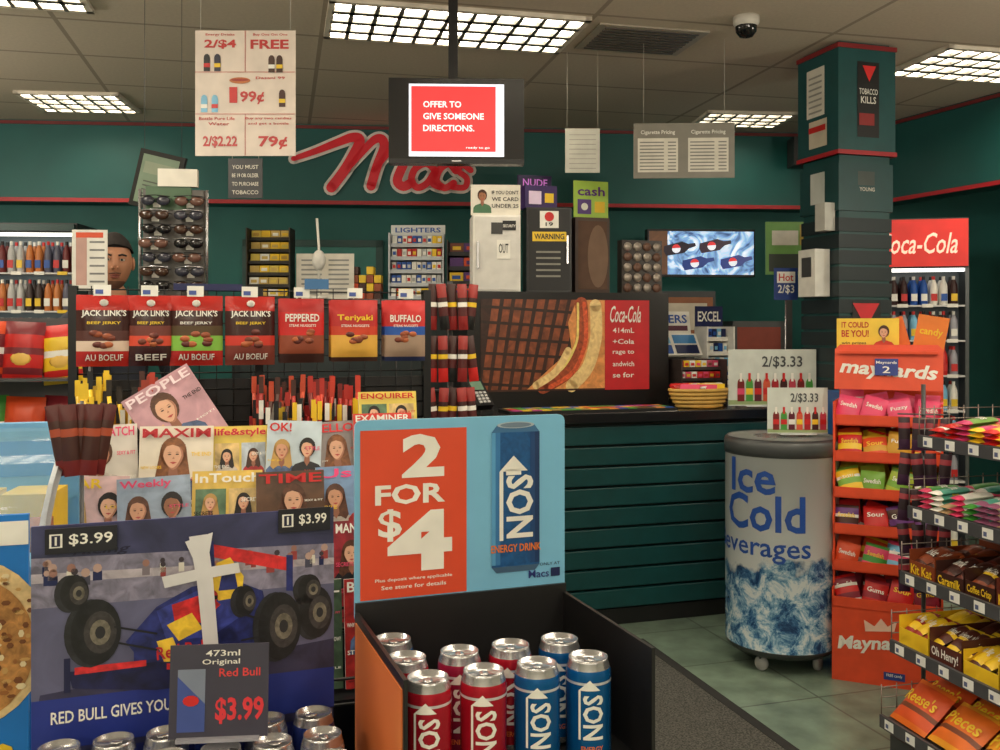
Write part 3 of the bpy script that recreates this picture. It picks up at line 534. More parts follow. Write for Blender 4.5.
T4=[(PH(60,90,140),'GOLF',YEL,'one'),(cr,'VOGUE',RED,'one'),(PH(150,30,40),'MUSCLE',YEL,'one'),(PH(150,40,50),'MAN OLOGY',W,'two')]
for i,(bg,t,tc_,k) in enumerate(T4): magazine([-.2,-.04,.12,.29][i],[-.275,-.29][i%2],.955,.165,.26,bg,t,tc_,k,seed=i+43)
for i in range(4): magazine(-.195+.165*i,[-.385,-.395][i%2],.835,.16,.26,[W,PH(120,30,30),PH(70,90,70),PH(165,40,40)][i],['HOME','CARS','SOUL','BUY-FLU'][i],[RED,W,W,W][i],'one',seed=i+63,tilt=-8)
magazine(-.10,.03,1.345,.2,.27,PH(196,150,160,.3,10),'PEOPLE',C(240,220,225),'one',roll=-32,seed=91)
magazine(.40,.0,1.27,.17,.2,C(225,200,90),'ENQUIRER',RED,'pics',seed=92)
magazine(.38,-.03,1.21,.17,.2,C(215,60,50),'EXAMINER',W,'pics',seed=95)
b=B(); b.tube([(0,0,0),(0,0,1.62)],.010,STEEL); b.lathe([(0,0),(.1,0),(.1,.015),(0,.02)],0,0,0,STEEL,16)
for z in(1.60,1.42,1.24): b.tube([(-.08,0,z),(.08,0,z)],.004,STEEL)
for r in range(3):
    for i in range(5):
        x=-.07+i*.035; b.push(TR(x,-.03-.01*(i%2),1.53-r*.18,ry=random.uniform(-7,7))); pillow(b,.034,.16,.02,[(.3,random.choice([RED,C(140,30,30),K])),(.5,C(80,25,25)),(.6,random.choice([W,YEL])),(.7,C(60,25,25)),(1,random.choice([C(60,25,22),C(150,40,36)]))],4,10); b.pop()
b.build('hanging_snack_strip',(-.175,3.33,0),R17)
# ---------------------------------------------------------------- freezer left
b=B(); bl=C(30,110,190,.25); 
b.box(-1.0,0,0,.60,0,.92,C(40,120,195,.3)); b.box(-1.0,0,-.01,0,.05,.85,bl); b.rect(-.98,-.0,.86,.91,-.011,W)
b.box(.0,.008,.02,.58,.06,.88,C(35,120,200,.3)); b.box(-1.0,.02,-.02,.61,.92,.97,C(50,140,215,.25))
n=8
for side in(-1.0,.01):
    pts=[(side,.60-.60*math.cos(a*math.pi/2/n),.97+.26*math.sin(a*math.pi/2/n)) for a in range(n+1)]+[(side,.60,.97)]
    b.tube(pts,.010,C(220,225,228,.3),6)
vs=[]
for a in range(n+1):
    y_=.60-.60*math.cos(a*math.pi/2/n); z_=.97+.26*math.sin(a*math.pi/2/n); vs+=[(-1.0,y_,z_),(0.01,y_,z_)]
b.add(vs,[(2*i,2*i+1,2*i+3,2*i+2) for i in range(n)],C(150,200,230,.06,0,0,0,14,.3),True)
b.box(-1.0,.01,.58,.61,.97,1.24,C(120,180,225)); b.rect(-.98,-.01,1.12,1.2,.578,C(40,130,210))
for i in range(8):
    for j in range(3): b.push(TR(-.9+i*.12,.12+j*.16,1.0,rz=random.uniform(-20,20))); b.box(-.05,.05,-.06,.06,-.03,.03+.04*j,random.choice([W,LBL,C(160,90,60),C(40,120,200),BLUE,YEL])); b.pop()
b.box(-.42,.0,-.022,-.011,.5,1.14,C(28,120,205,.3)); 
b.disc(-.09,.93,.12,.14,-.024,PH(225,195,140,.2,60),28); b.disc(-.09,.92,.10,.12,-.0255,PH(185,130,70,.4,60),28)
rn=random.Random(4)
for i in range(120):
    a=rn.uniform(0,6.28); r_=math.sqrt(rn.uniform(0,1)); b.disc(-.09+.108*r_*math.cos(a),.93+.128*r_*math.sin(a),rn.uniform(.003,.009),rn.uniform(.003,.007),-.027,rn.choice([C(235,215,170),C(120,70,35),C(205,160,95),C(160,100,50)]),6)
b.text('$2.49',-.2,-.02,.68,.76,-.024,YEL,.02); b.rect(-.3,.0,1.09,1.13,-.024,W)
b.build('ice_cream_chest_freezer',(-.80,1.62,0),math.radians(17.5),bevel=.004)
b=B(); b.tube([(0,0,0),(0,0,1.31)],.004,STEEL); b.tube([(-.05,-.0,1.30),(.05,0,1.30)],.003,STEEL); b.lathe([(0,0),(.04,0),(.04,.01),(0,.012)],0,0,0,STEEL,14)
for i in range(5): b.push(TR(-.038+i*.019,-.012-.01*(i%2),1.235,ry=(i-2)*5)); pillow(b,.032,.14,.016,[(.25,C(120,36,30)),(.55,BRN),(.65,C(180,80,50)),(.75,BRN),(1,C(90,30,26))],4,9); b.pop()
b.build('hanging_pepperoni_pouches',(-.825,1.875,0),R17)
# ---------------------------------------------------------------- cans
def can(loc,r,h,body,textm,txt,rot=0,stripe=None,name='energy_drink_can'):
    b=B(); s=C(190,190,192,.25,.85)
    prof=[(0,.004),(r*.75,.004),(r*.8,0),(r*.96,.006),(r,.014),(r,h-.024),(r*.96,h-.014),(r*.86,h-.004),(r*.87,h),(r*.84,h),(r*.82,h-.006),(0,h-.006)]
    b.lathe(prof,0,0,0,[s,s,s,s,body,body,s,s,s,s,s],32)
    b.ell((0,-r*.12,h-.004),(r*.22,r*.32,.002),s,12,5); b.ell((0,-r*.45,h-.0055),(r*.3,r*.25,.0008),C(120,120,122,.3,.8),12,4)
    fn=lambda x,z:(r*1.012*math.sin(x/r),-r*1.012*math.cos(x/r),z)
    if txt:
        b.text(txt,-r*.42,r*.5,h*.28,h*.70,0,textm,.025,rot=90,fn=fn,cuts=8)
        A=[(-r*.62,h*.74),(r*.35,h*.74),(-r*.12,h*.84)]; b.wrap(A,[(0,1,2)],-r*.62,r*.35,textm,fn,8); b.wrap([(-r*.62,h*.28),(-r*.52,h*.28),(-r*.52,h*.74),(-r*.62,h*.74)],[(0,1,2,3)],-r*.62,-r*.52,textm,fn,2)
        b.text('ENERGY',-r*.5,r*.5,h*.17,h*.22,0,C(220,110,40),.02,fn=fn,cuts=6)
    if stripe:
        for z0,z1 in((h-.034,h-.030),):
            vs=[]
            for i in range(33): a=2*math.pi*i/32; vs+=[(r*1.006*math.sin(a),-r*1.006*math.cos(a),z0),(r*1.006*math.sin(a),-r*1.006*math.cos(a),z1)]
            b.add(vs,[(2*i,2*i+2,2*i+3,2*i+1) for i in range(32)],stripe,True)
    b.build(name,loc,rot)
A20=math.radians(20)
def bn(lx,ly,z=0): return (-.247+lx*math.cos(A20)-ly*math.sin(A20),1.617+lx*math.sin(A20)+ly*math.cos(A20),z)
b=B(); bk=C(26,25,26,.4); t=.006
b.box(0,.39,-t,0,0,.985,bk); b.box(.39-t,.39,-.336,0,0,.97,bk); b.box(0,t,-.336,0,0,.97,bk); b.box(0,.39,-.336,-.336+t,0,.80,bk); b.box(0,.39,-.336,0,.78,.79,bk)
m,nt,p=nodes_mat('bin_side_print'); tc=nt.nodes.new('ShaderNodeTexCoord'); wv=nt.nodes.new('ShaderNodeTexWave'); wv.inputs['Scale'].default_value=2.2; wv.inputs['Distortion'].default_value=4; cr_=nt.nodes.new('ShaderNodeValToRGB')
cr_.color_ramp.elements[0].color=(.65,.16,.04,1); cr_.color_ramp.elements[1].color=(.95,.8,.5,1); e=cr_.color_ramp.elements.new(.45); e.color=(.85,.42,.12,1)
nt.links.new(tc.outputs['Object'],wv.inputs['Vector']); nt.links.new(wv.outputs['Fac'],cr_.inputs[0]); nt.links.new(cr_.outputs[0],p.inputs['Base Color'])
b.box(-.002,0,-.33,-.012,.3,.955,m)
def sx(px): return (px-353)*.39/215
def sz(py): return .975+(600-py)*.00175
rr=.012; pts=[]
for cx,cz,a0 in((.39-rr,1.295-rr,0),(rr,1.295-rr,90),(rr,.96,180),(.39-rr,.96,270)):
    for k in range(5): a=math.radians(a0+k*22.5); pts.append((cx+rr*math.cos(a),cz+rr*math.sin(a)))
lb=C(122,186,222,.35,var=.03); b.add([(p_[0],.001,p_[1]) for p_ in pts]+[(p_[0],.008,p_[1]) for p_ in pts],[tuple(range(20)),tuple(range(39,19,-1))]+[(i,20+i,20+(i+1)%20,(i+1)%20) for i in range(20)],lb)
og=C(220,76,44,.4,var=.03); b.rect(sx(358),sx(463),sz(593),sz(427),-.0005,og)
y0=-.002; b.text('2',sx(398),sx(440),sz(475),sz(432),y0,W,.04); b.text('FOR',sx(372),sx(441),sz(501),sz(481),y0,W,.03); b.text('$',sx(375),sx(398),sz(537),sz(505),y0,W,.02); b.text('4',sx(384),sx(448),sz(568),sz(508),y0,W,.05)
b.text('Plus deposit where applicable',sx(372),sx(448),sz(577),sz(573),y0,W); b.text('See store for details',sx(378),sx(442),sz(584),sz(580),y0,W)
nb=C(30,84,140,.3,var=.25,scale=60); b.rect(sx(489),sx(540),sz(572),sz(434),-.0005,nb); b.poly([(sx(489),sz(434)),(sx(540),sz(434)),(sx(534),sz(426)),(sx(495),sz(426))],-.0005,C(60,110,155)); b.poly([(sx(489),sz(572)),(sx(494),sz(578)),(sx(535),sz(578)),(sx(540),sz(572))],-.0005,C(60,90,120))
b.disc(sx(514.5),sz(426.5),.036,.006,-.001,C(170,184,196),20); b.disc(sx(514.5),sz(426.5),.030,.0045,-.0013,C(110,130,150),20)
b.rect(sx(489),sx(493),sz(570),sz(434),-.001,C(86,156,204)); b.rect(sx(493),sx(498),sz(570),sz(434),-.001,C(52,118,176)); b.rect(sx(535),sx(540),sz(570),sz(434),-.001,C(18,50,96)); b.rect(sx(530),sx(535),sz(570),sz(434),-.001,C(24,66,118))
b.text('NOS',sx(504),sx(533),sz(543),sz(478),-.002,W,.03,rot=90); b.poly([(sx(497),sz(474)),(sx(527),sz(474)),(sx(512),sz(458))],-.002,W); b.rect(sx(497),sx(501),sz(545),sz(474),-.002,W); b.rect(sx(504),sx(520),sz(478),sz(472),-.002,W)
b.text('ENERGY DRINK',sx(488),sx(541),sz(557),sz(549),-.003,C(226,120,40),.02); b.text("Macs",sx(528),sx(550),sz(586),sz(578),-.002,C(40,50,120)); b.rect(sx(552),sx(562),sz(586),sz(577),-.002,NAVY); b.text('ONLY AT',sx(540),sx(562),sz(574),sz(571),-.002,C(40,60,90))
b.build('energy_drink_promo_bin',(-.247,1.617,0),A20)
rd=C(180,26,46,.25,.45); bl2=C(14,92,155,.25,.45); mg=C(160,34,70,.25,.45)
colsr=[[rd,rd,bl2,bl2],[rd,mg,rd,bl2],[bl2]]
for r_ in range(3):
    for c_ in range(len(colsr[r_])):
        p=bn(.042+c_*.085+.008*(r_==0),-.28+r_*.092,.79); can(p,.0345,.160,colsr[r_][c_],W,'NOS',rot=A20-.25+random.uniform(-.4,.4)*(r_>0),stripe=C(220,220,225,.3,.5))
def rb(lx,ly,z=0): return (-.715+lx*math.cos(A20)-ly*math.sin(A20),1.45+lx*math.sin(A20)+ly*math.cos(A20),z)
b=B(); nv=C(34,44,110,.4); b.box(0,.46,-.005,0,0,1.15,nv); b.box(0,.005,-.3,0,0,.74,nv); b.box(.455,.46,-.3,0,0,.74,nv); b.box(0,.46,-.3,-.295,0,.72,nv); b.box(0,.46,-.3,0,.66,.67,nv)
def X(px): return (px-32)*.00152
def Z(px,py): return 1.15-(py-(530-27*(px-32)/303))*.0016
Q=lambda pts:[(X(a),Z(a,c)) for a,c in pts]
yb=-.0062
b.rect(.0,.46,.8,1.15,yb,PH(58,60,96,.4,12)); b.poly(Q([(32,560),(335,540),(335,585),(32,612)]),yb-.0004,PH(128,124,146,.45,40)); b.poly(Q([(32,575),(335,555),(335,562),(32,584)]),yb-.0006,PH(168,160,170,.3,50)); b.poly(Q([(32,608),(335,582),(335,700),(32,725)]),yb-.0005,PH(92,92,122,.25,10)); b.poly(Q([(40,690),(335,640),(335,690),(32,740)]),yb-.0007,PH(50,48,76,.5,14)); b.poly(Q([(32,696),(335,670),(335,712),(32,745)]),yb-.0009,C(34,50,135))
cb=PH(34,42,104,.6,40); rl=PH(205,44,48,.35,50); yl=PH(238,195,60,.25,50)
b.poly(Q([(205,543),(288,556),(288,570),(205,556)]),yb-.0010,rl); b.poly(Q([(200,540),(207,540),(210,600),(202,600)]),yb-.0011,cb); b.poly(Q([(283,553),(290,553),(290,590),(283,590)]),yb-.0011,cb)
b.poly(Q([(120,640),(150,606),(185,586),(225,578),(258,590),(266,630),(240,660),(190,668),(140,666)]),yb-.0013,cb)
b.poly(Q([(150,610),(190,590),(222,592),(232,618),(205,636),(160,640)]),yb-.0016,PH(52,62,140,.5,40)); b.poly(Q([(165,604),(200,592),(214,604),(196,622),(168,622)]),yb-.0018,rl); b.poly(Q([(160,624),(185,612),(196,628),(172,640)]),yb-.002,yl)
b.poly(Q([(205,585),(210,562),(224,556),(238,575),(236,596),(212,600)]),yb-.0019,yl); b.poly(Q([(212,590),(216,570),(228,566),(232,588)]),yb-.0021,cb); b.disc(X(205),Z(205,596),.010,.011,yb-.0022,rl,14); b.rect(X(200),X(211),Z(205,599),Z(205,595),yb-.0024,K)
b.poly(Q([(150,640),(166,636),(176,662),(160,668)]),yb-.0022,yl); b.poly(Q([(128,640),(150,636),(160,668),(128,668)]),yb-.0021,cb)
b.text('Red Bull',X(150),X(200),Z(175,655),Z(175,642),yb-.0026,rl,.02,rot=4)
b.poly(Q([(66,668),(150,660),(222,662),(236,680),(150,688),(70,684)]),yb-.0023,PH(26,30,74,.5,30)); b.poly(Q([(72,664),(140,658),(140,664),(72,671)]),yb-.0025,rl); b.poly(Q([(160,662),(226,664),(232,672),(160,668)]),yb-.0025,rl); b.rect(X(62),X(68),Z(65,688),Z(65,655),yb-.0026,C(22,26,66)); b.rect(X(234),X(240),Z(237,686),Z(237,655),yb-.0026,C(22,26,66))
for (px,py,rx,rz) in((92,630,25,33),(276,626,24,36),(72,592,14,18),(315,612,19,28),(308,588,13,16),(240,600,11,16)):
    b.disc(X(px-5),Z(px-5,py+1),rx*.00152,rz*.0016,yb-.0029,PH(40,40,46,.4,60),24); b.disc(X(px),Z(px,py),rx*.00145,rz*.00155,yb-.003,PH(26,26,30,.5,60),24); b.disc(X(px+4),Z(px+4,py),rx*.00095,rz*.001,yb-.0034,PH(58,54,56,.4,80),20); b.disc(X(px+4),Z(px+4,py),rx*.0006,rz*.0006,yb-.0038,PH(110,104,92,.4,90),16); b.disc(X(px+4),Z(px+4,py),rx*.0003,rz*.0003,yb-.0042,C(40,40,44),12)
for a_,c_ in(((110,625),(150,632)),((110,640),(150,648)),((260,620),(232,612)),((260,636),(236,640))): b.ribbon(Q([a_,((a_[0]+c_[0])/2,(a_[1]+c_[1])/2),c_]),.0016,yb-.0035,C(30,30,36))
rn=random.Random(9)
for i in range(26):
    px=rn.uniform(45,325); py=572-22*(px-32)/303+rn.uniform(-8,6); r_=rn.uniform(2.5,4.5); b.disc(X(px),Z(px,py),r_*.0015,r_*.0016,yb-.0009,rn.choice([C(180,150,140),C(150,110,100),C(60,50,60)]),8); b.rect(X(px-r_),X(px+r_),Z(px,py+12),Z(px,py+3),yb-.0008,rn.choice([PAPER,C(150,60,60),NAVY,C(70,70,90),C(120,110,120)]))
b.text('racing',X(70),X(125),Z(100,556),Z(100,546),yb-.001,C(30,30,60),shear=.3); b.text('RED BULL GIVES YOU',X(50),X(165),Z(100,714),Z(100,702),yb-.002,W,.015)
for x0,x1 in((45,112),(274,330)):
    zz=555 if x0<100 else 530
    b.box(X(x0),X(x1),-.014,-.011,Z(x0,zz),Z(x0,zz-24),C(24,24,34)); zc=Z(x0,zz-12)
    b.text('$3.99',X(x0+22),X(x1-4),zc-.009,zc+.010,-.0145,W,.015); b.rect(X(x0+4),X(x0+16),zc-.010,zc+.011,-.0145,W); b.rect(X(x0+6),X(x0+14),zc-.008,zc+.009,-.015,C(30,30,60)); b.rect(X(x0+9),X(x0+11),zc-.006,zc+.007,-.0155,W)
tp=C(215,214,216); b.poly(Q([(182,535),(200,532),(206,575),(212,648),(197,650),(190,580)]),-.016,tp); b.poly(Q([(155,575),(195,566),(232,560),(234,570),(196,577),(158,586)]),-.0165,tp)
b.poly(Q([(178,540),(206,530),(200,565),(190,565)]),-.0162,tp)
b.build('race_car_promo_bin',(-.715,1.45,0),A20)
for r_ in range(3):
    for c_ in range(6):
        p=rb(.045+c_*.074,-.25+r_*.085,.67); can(p,.033,.17,C(40,60,140,.3,.5) if (c_+r_)%2 else C(170,175,185,.3,.6),W,None,rot=random.uniform(0,6))
b=B(); b.push(TR(rx=-6)); b.box(-.072,.072,0,.003,0,.135,C(58,56,72)); b.text('473ml',-.02,.03,.118,.127,-.001,W); b.text('Original',-.025,.03,.104,.114,-.001,W); b.text('Red Bull',.0,.06,.088,.1,-.001,C(215,60,60)); b.text('$3.99',-.005,.066,.02,.058,-.001,C(215,50,60),.03)
b.rect(-.06,-.02,.01,.1,-.001,C(120,130,150)); b.poly([(-.06,.01),(-.02,.01),(-.02,.05),(-.06,.09)],-.0015,C(60,80,150)); b.disc(-.04,.055,.012,.008,-.003,RED,10); b.pop(); b.box(-.06,.06,-.01,.04,-.003,.002,C(150,150,160)); b.build('price_card',rb(.265,-.14,.845),A20-.25)
# ---------------------------------------------------------------- barrel cooler
m,nt,p=nodes_mat('icy_wrap'); tc=nt.nodes.new('ShaderNodeTexCoord'); n1=nt.nodes.new('ShaderNodeTexNoise'); n1.inputs['Scale'].default_value=11; n1.inputs['Detail'].default_value=10; n1.inputs['Roughness'].default_value=.78; n1.inputs['Distortion'].default_value=.5
r1=nt.nodes.new('ShaderNodeValToRGB'); els=r1.color_ramp.elements; els[0].position=.38; els[0].color=(.015,.05,.15,1); els[1].position=.58; els[1].color=(.80,.86,.9,1); e=els.new(.45); e.color=(.05,.17,.38,1); e=els.new(.51); e.color=(.28,.5,.7,1)
sp=nt.nodes.new('ShaderNodeSeparateXYZ'); n2=nt.nodes.new('ShaderNodeTexNoise'); n2.inputs['Scale'].default_value=8; n2.inputs['Detail'].default_value=5
ma=nt.nodes.new('ShaderNodeMath'); ma.operation='MULTIPLY_ADD'; ma.inputs[1].default_value=.35; mr=nt.nodes.new('ShaderNodeMapRange'); mr.inputs['From Min'].default_value=.60; mr.inputs['From Max'].default_value=.63
mx=nt.nodes.new('ShaderNodeMix'); mx.data_type='RGBA'; mx.inputs[7].default_value=(lin(226),lin(230),lin(232),1); L=nt.links.new
L(tc.outputs['Object'],n1.inputs['Vector']); L(tc.outputs['Object'],n2.inputs['Vector']); L(tc.outputs['Object'],sp.inputs[0]); L(n1.outputs['Fac'],r1.inputs[0]); L(n2.outputs['Fac'],ma.inputs[0]); L(sp.outputs['Z'],ma.inputs[2]); L(ma.outputs[0],mr.inputs['Value']); L(mr.outputs[0],mx.inputs[0]); L(r1.outputs[0],mx.inputs[6]); L(mx.outputs[2],p.inputs['Base Color']); p.inputs['Roughness'].default_value=.25
b=B(); Rb=.240; dk2=C(50,52,54,.4)
b.lathe([(0,.07),(Rb*.9,.07),(Rb*.98,.085),(Rb,.10),(Rb,.885),(Rb+.004,.885),(Rb+.006,.93),(Rb+.002,.945),(Rb*.97,.955),(Rb*.95,.952),(Rb*.5,.952),(0,.952)],0,0,0,[dk2,dk2,dk2,m,dk2,C(70,73,74,.4),C(70,73,74,.4),dk2,C(50,52,54),C(120,125,128,.3),C(110,115,118,.2)],48)
fn=lambda x,z:(Rb*1.006*math.sin(x/Rb),-Rb*1.006*math.cos(x/Rb),z); tb=C(25,66,140)
tw=lambda a:a*Rb
b.text('Ice',tw(-1.30),tw(-.38),.735,.875,0,tb,.02,fn=fn,cuts=16); b.text('Cold',tw(-1.40),tw(.12),.585,.735,0,tb,.02,fn=fn,cuts=24); b.text('Beverages',tw(-1.85),tw(.22),.46,.565,0,tb,.01,fn=fn,cuts=30)
for a in(45,135,225,315):
    x=.17*math.cos(math.radians(a)); y=.17*math.sin(math.radians(a)); b.box(x-.012,x+.012,y-.012,y+.012,.05,.075,STEEL)
    b.push(TR(x,y,.03,rz=a)@Matrix.Rotation(math.pi/2,4,'Y')); b.lathe([(0,-.012),(.026,-.012),(.03,-.006),(.03,.006),(.026,.012),(0,.012)],0,0,0,C(170,170,170),16); b.pop()
o=b.build('barrel_drink_cooler',(1.235,4.17,0),.0); o.scale=(1,1,1.035)
# ---------------------------------------------------------------- orange candy rack
b=B(); oo=C(222,76,40,.45); w=.42; d=.32
b.box(0,w,0,d,0,.30,oo); b.box(0,.008,.04,d,0,1.15,oo); b.box(w-.008,w,.04,d,0,1.15,oo); b.box(0,w,d-.01,d,0,1.25,oo)
b.text('Maynards',.02,.33,.13,.20,-.002,W,.03,shear=.2,rot=6); b.poly([(.13,.215),(.24,.228),(.25,.27),(.215,.245),(.19,.275),(.165,.24),(.125,.262)],-.002,C(240,200,180)); b.box(.2,.28,-.002,0,.03,.06,C(40,60,130)); b.text('FREE candy',.21,.27,.04,.055,-.003,W)
pal=[[C(150,28,44),C(130,30,50),RED],[YEL,GRN,LBL,ORG,PINK],[BRN,RED,C(100,50,120)],[C(170,190,60),YEL,C(120,170,60)],[YEL,C(200,150,40),RED,ORG],[PINK,C(225,90,130),PINK]]
for r_ in range(6):
    z=.30+r_*.15; y0=.012*r_
    b.box(0,w,y0,d,z,z+.006,oo); b.box(0,w,y0,y0+.006,z,z+.045,oo); b.box(0,.008,y0,.06,z,z+.08,oo); b.box(w-.008,w,y0,.06,z,z+.08,oo)
    for row in range(3):
        for i in range(4):
            c=random.choice(pal[r_]); c3=random.choice(pal[r_]); b.push(TR(.058+i*.101+random.uniform(-.008,.008),y0+.035+row*.07,z+.065+row*.008+random.uniform(-.012,.008),rx=random.uniform(-32,-8),ry=random.uniform(-18,18))); pillow(b,.094,.115,.03,[(.1,W),(.3,c),(.5,c3),(.65,W if random.random()<.3 else c),(.9,c),(1,c3)],4,9,txt=[(random.choice(["Sour","Gums","Fuzzy","Swedish"]),-.35,.35,.05,.22,random.choice([W,YEL,W]))] if row==0 else ()); b.pop()
b.push(TR(0,.10,1.2,rx=-8)); b.box(0,w,0,.008,0,.17,oo); b.text('maynards',.02,.40,.04,.115,-.002,W,.03,shear=.2,rot=-4); b.box(.16,.25,-.012,-.008,.06,.13,C(40,60,140)); b.text('Maynards',.165,.245,.105,.12,-.013,W); b.text('2',.19,.22,.07,.098,-.013,W); b.poly([(0,.17),(w,.17),(w-.02,.19),(.02,.19)],0,oo); b.pop()
b.box(.0,.25,.2,.206,1.36,1.50,C(240,205,70)); b.text('IT COULD',.02,.13,1.46,1.485,.198,C(190,40,40),.02); b.text('BE YOU!',.02,.13,1.42,1.45,.198,C(190,40,40),.02); b.text('win prizes',.02,.12,1.385,1.40,.198,C(90,50,40))
b.push(TR(0,.198,0)); face(b,.19,1.44,.035,0,SK,HBR,C(200,60,40)); b.pop(); b.push(TR(.28,.22,1.36,ry=-15)); b.box(-.04,.02,0,.05,0,.15,C(224,110,40)); b.pop(); b.push(TR(.36,.2,1.36,ry=10)); b.box(-.06,.06,0,.1,0,.15,C(228,124,44)); b.text('candy',-.045,.045,.06,.10,-.002,YEL,.02); b.pop(); b.box(0.02,.40,.1,.3,1.35,1.362,oo)
b.build('candy_display_rack',(1.38,3.95,0),math.radians(-25))
b=B(); b.box(-.07,.07,0,.2,0,1.16,C(40,95,160,.3)); b.rect(-.06,.06,.9,1.14,-.002,LBL); b.poly([(-.05,.92),(.05,.92),(.03,1.0),(-.03,1.0)],-.004,W); b.build('blue_display_stand',(1.66,4.42,0),math.radians(5))
# ---------------------------------------------------------------- gondola right
gr=math.radians(-75.5)
b=B(); gm=C(70,68,70,.4,.3); b.box(0,1.6,.46,.5,0,1.30,C(90,86,84)); b.box(0,1.6,-.08,.48,0,.08,gm); b.box(-.012,.0,.42,.5,0,1.3,gm)
shelves=[(1.08,.04),(.84,.0),(.62,-.03),(.39,-.07),(.14,-.11)]
for z,y0 in shelves:
    b.box(0,1.6,y0,.46,z-.02,z,gm); b.box(0,1.6,y0-.012,y0,z-.03,z+.012,C(70,70,74))
    for i in range(15): b.rect(.03+i*.105,.075+i*.105,z-.024,z+.008,y0-.014,C(235,235,230)); b.rect(.036+i*.105,.05+i*.105,z-.018,z-.004,y0-.015,C(90,100,140))
    for k in range(3): b.tube([(-.006,y0,z+.03+k*.035),(-.006,.44,z+.03+k*.035)],.002,C(140,128,120,.3,.6),4)
    for k in range(8): b.tube([(-.006,y0+k*.06,z),(-.006,y0+k*.06,z+.11)],.002,C(140,128,120,.3,.6),4)
b.build('candy_shelf_gondola',(1.40,3.24,0),gr)
def prodshelf(idx,palette,step,hts,mode,words):
    z,y0=shelves[idx]; b=B(); x=.02
    while x<1.55:
        c=random.choice(palette); c2=random.choice(palette); wd=random.choice(words)
        if mode=='bars':
            for k in range(random.randint(2,4)):
                for r_ in range(2):
                    b.push(TR(x+step/2+random.uniform(-.004,.004),y0+.09+r_*.17,z+.016+k*.018,rz=random.uniform(-5,5),rx=-86)); pillow(b,step*.9,.155,.022,[(.1,c2),(.9,c),(1,c2)],4,6,txt=[(wd,-.4,.4,-.1,.15,W if k%2 else YEL)] if r_==0 else ()); b.pop()
        elif mode=='box':
            h=random.uniform(*hts)
            b.box(x,x+step*.96,y0+.01,y0+.012,z,z+h*.6,c); b.box(x,x+.002,y0+.01,y0+.3,z,z+h,c); b.box(x+step*.94,x+step*.96,y0+.01,y0+.3,z,z+h,c); b.box(x,x+step*.96,y0+.29,y0+.3,z,z+h*1.2,c)
            b.text(wd,x+.01,x+step*.86,z+h*.12,z+h*.48,y0+.008,YEL if c2!=YEL else W,.02)
            n=max(2,int(step/.045))
            for i in range(n):
                for r_ in range(2):
                    b.push(TR(x+step*(i+.5)/n,y0+.08+r_*.13,z+h*.75,rx=-68,rz=random.uniform(-12,12))); pillow(b,step/n*.92,.13,.03,[(.12,c2),(.4,c),(.5,random.choice([c,c2,YEL])),(.85,c),(1,c2)],4,8,txt=[(wd,-.4,.4,-.12,.15,W)] if r_==0 else ()); b.pop()
        else:
            for r_ in range(3):
                b.push(TR(x+step/2,y0+.07+r_*.09,z+.07+r_*.02,rx=-50+random.uniform(-6,6),rz=random.uniform(-5,5))); pillow(b,step*.94,.17,.05,[(.12,c2),(.3,c),(.42,C(120,60,30)),(.9,c),(1,c2)],5,10,txt=[(wd,-.4,.4,-.05,.2,YEL)]); b.pop()
        x+=step
    b.build(['candy_bars','gum_packs','chocolate_bar_boxes','chocolate_bars','peanut_candy_bags'][idx],(1.40,3.24,.001),gr)
prodshelf(0,[C(200,60,110),C(230,225,215),RED,C(160,60,40),YEL,C(110,150,70)],.06,None,'bars',['Aero','Mars','Crisp'])
prodshelf(1,[W,C(90,170,150),PINK,C(230,228,220),GRN,C(150,90,120),C(190,160,120)],.05,None,'bars',['Extra','Mint','5'])
prodshelf(2,[C(60,30,24),C(100,44,32),C(170,44,40),C(70,34,28),C(130,60,30)],.13,(.06,.09),'box',['Coffee Crisp','Kit Kat','Caramilk'])
prodshelf(3,[C(150,34,30),C(84,40,30),YEL,C(140,60,34)],.15,(.08,.11),'box',['Oh Henry!','Mr. Big','Wonderbar'])
prodshelf(4,[C(230,112,34),C(230,112,34),C(220,84,34),C(238,160,44)],.19,None,'bags',["Reese's",'Pieces'])
b=B(); b.tube([(0,0,0),(0,0,1.25)],.008,STEEL); b.lathe([(0,0),(.08,0),(.08,.012),(0,.015)],0,0,0,STEEL,14)
for r_ in range(5):
    b.tube([(-.09,-.01,1.14-r_*.13),(.09,-.01,1.14-r_*.13)],.003,STEEL)
    for i in range(4): b.push(TR(-.07+i*.045,-.03-.012*(i%2),1.07-r_*.13,ry=random.uniform(-8,8))); pillow(b,.04,.12,.018,[(.3,C(60,30,60)),(.6,C(40,24,30)),(.75,C(150,50,60)),(1,C(50,25,35))],4,6); b.pop()
b.build('hanging_candy_strip',(1.56,3.50,0),math.radians(-15))
m,nt,p=nodes_mat('carpet_mat'); n1=nt.nodes.new('ShaderNodeTexNoise'); n1.inputs['Scale'].default_value=150; tc=nt.nodes.new('ShaderNodeTexCoord'); r1=nt.nodes.new('ShaderNodeValToRGB'); r1.color_ramp.elements[0].position=.35; r1.color_ramp.elements[1].position=.65; r1.color_ramp.elements[0].color=(.025,.026,.024,1); r1.color_ramp.elements[1].color=(.12,.118,.105,1)
nt.links.new(tc.outputs['Object'],n1.inputs['Vector']); nt.links.new(n1.outputs['Fac'],r1.inputs[0]); nt.links.new(r1.outputs[0],p.inputs['Base Color']); p.inputs['Roughness'].default_value=.95
b=B(); b.box(-1.5,0,-3.2,0,.001,.012,m); b.box(-.03,.012,-3.2,.0,.001,.014,C(40,40,40,.8)); b.build('entrance_floor_mat',(.655,4.42,0),R17)
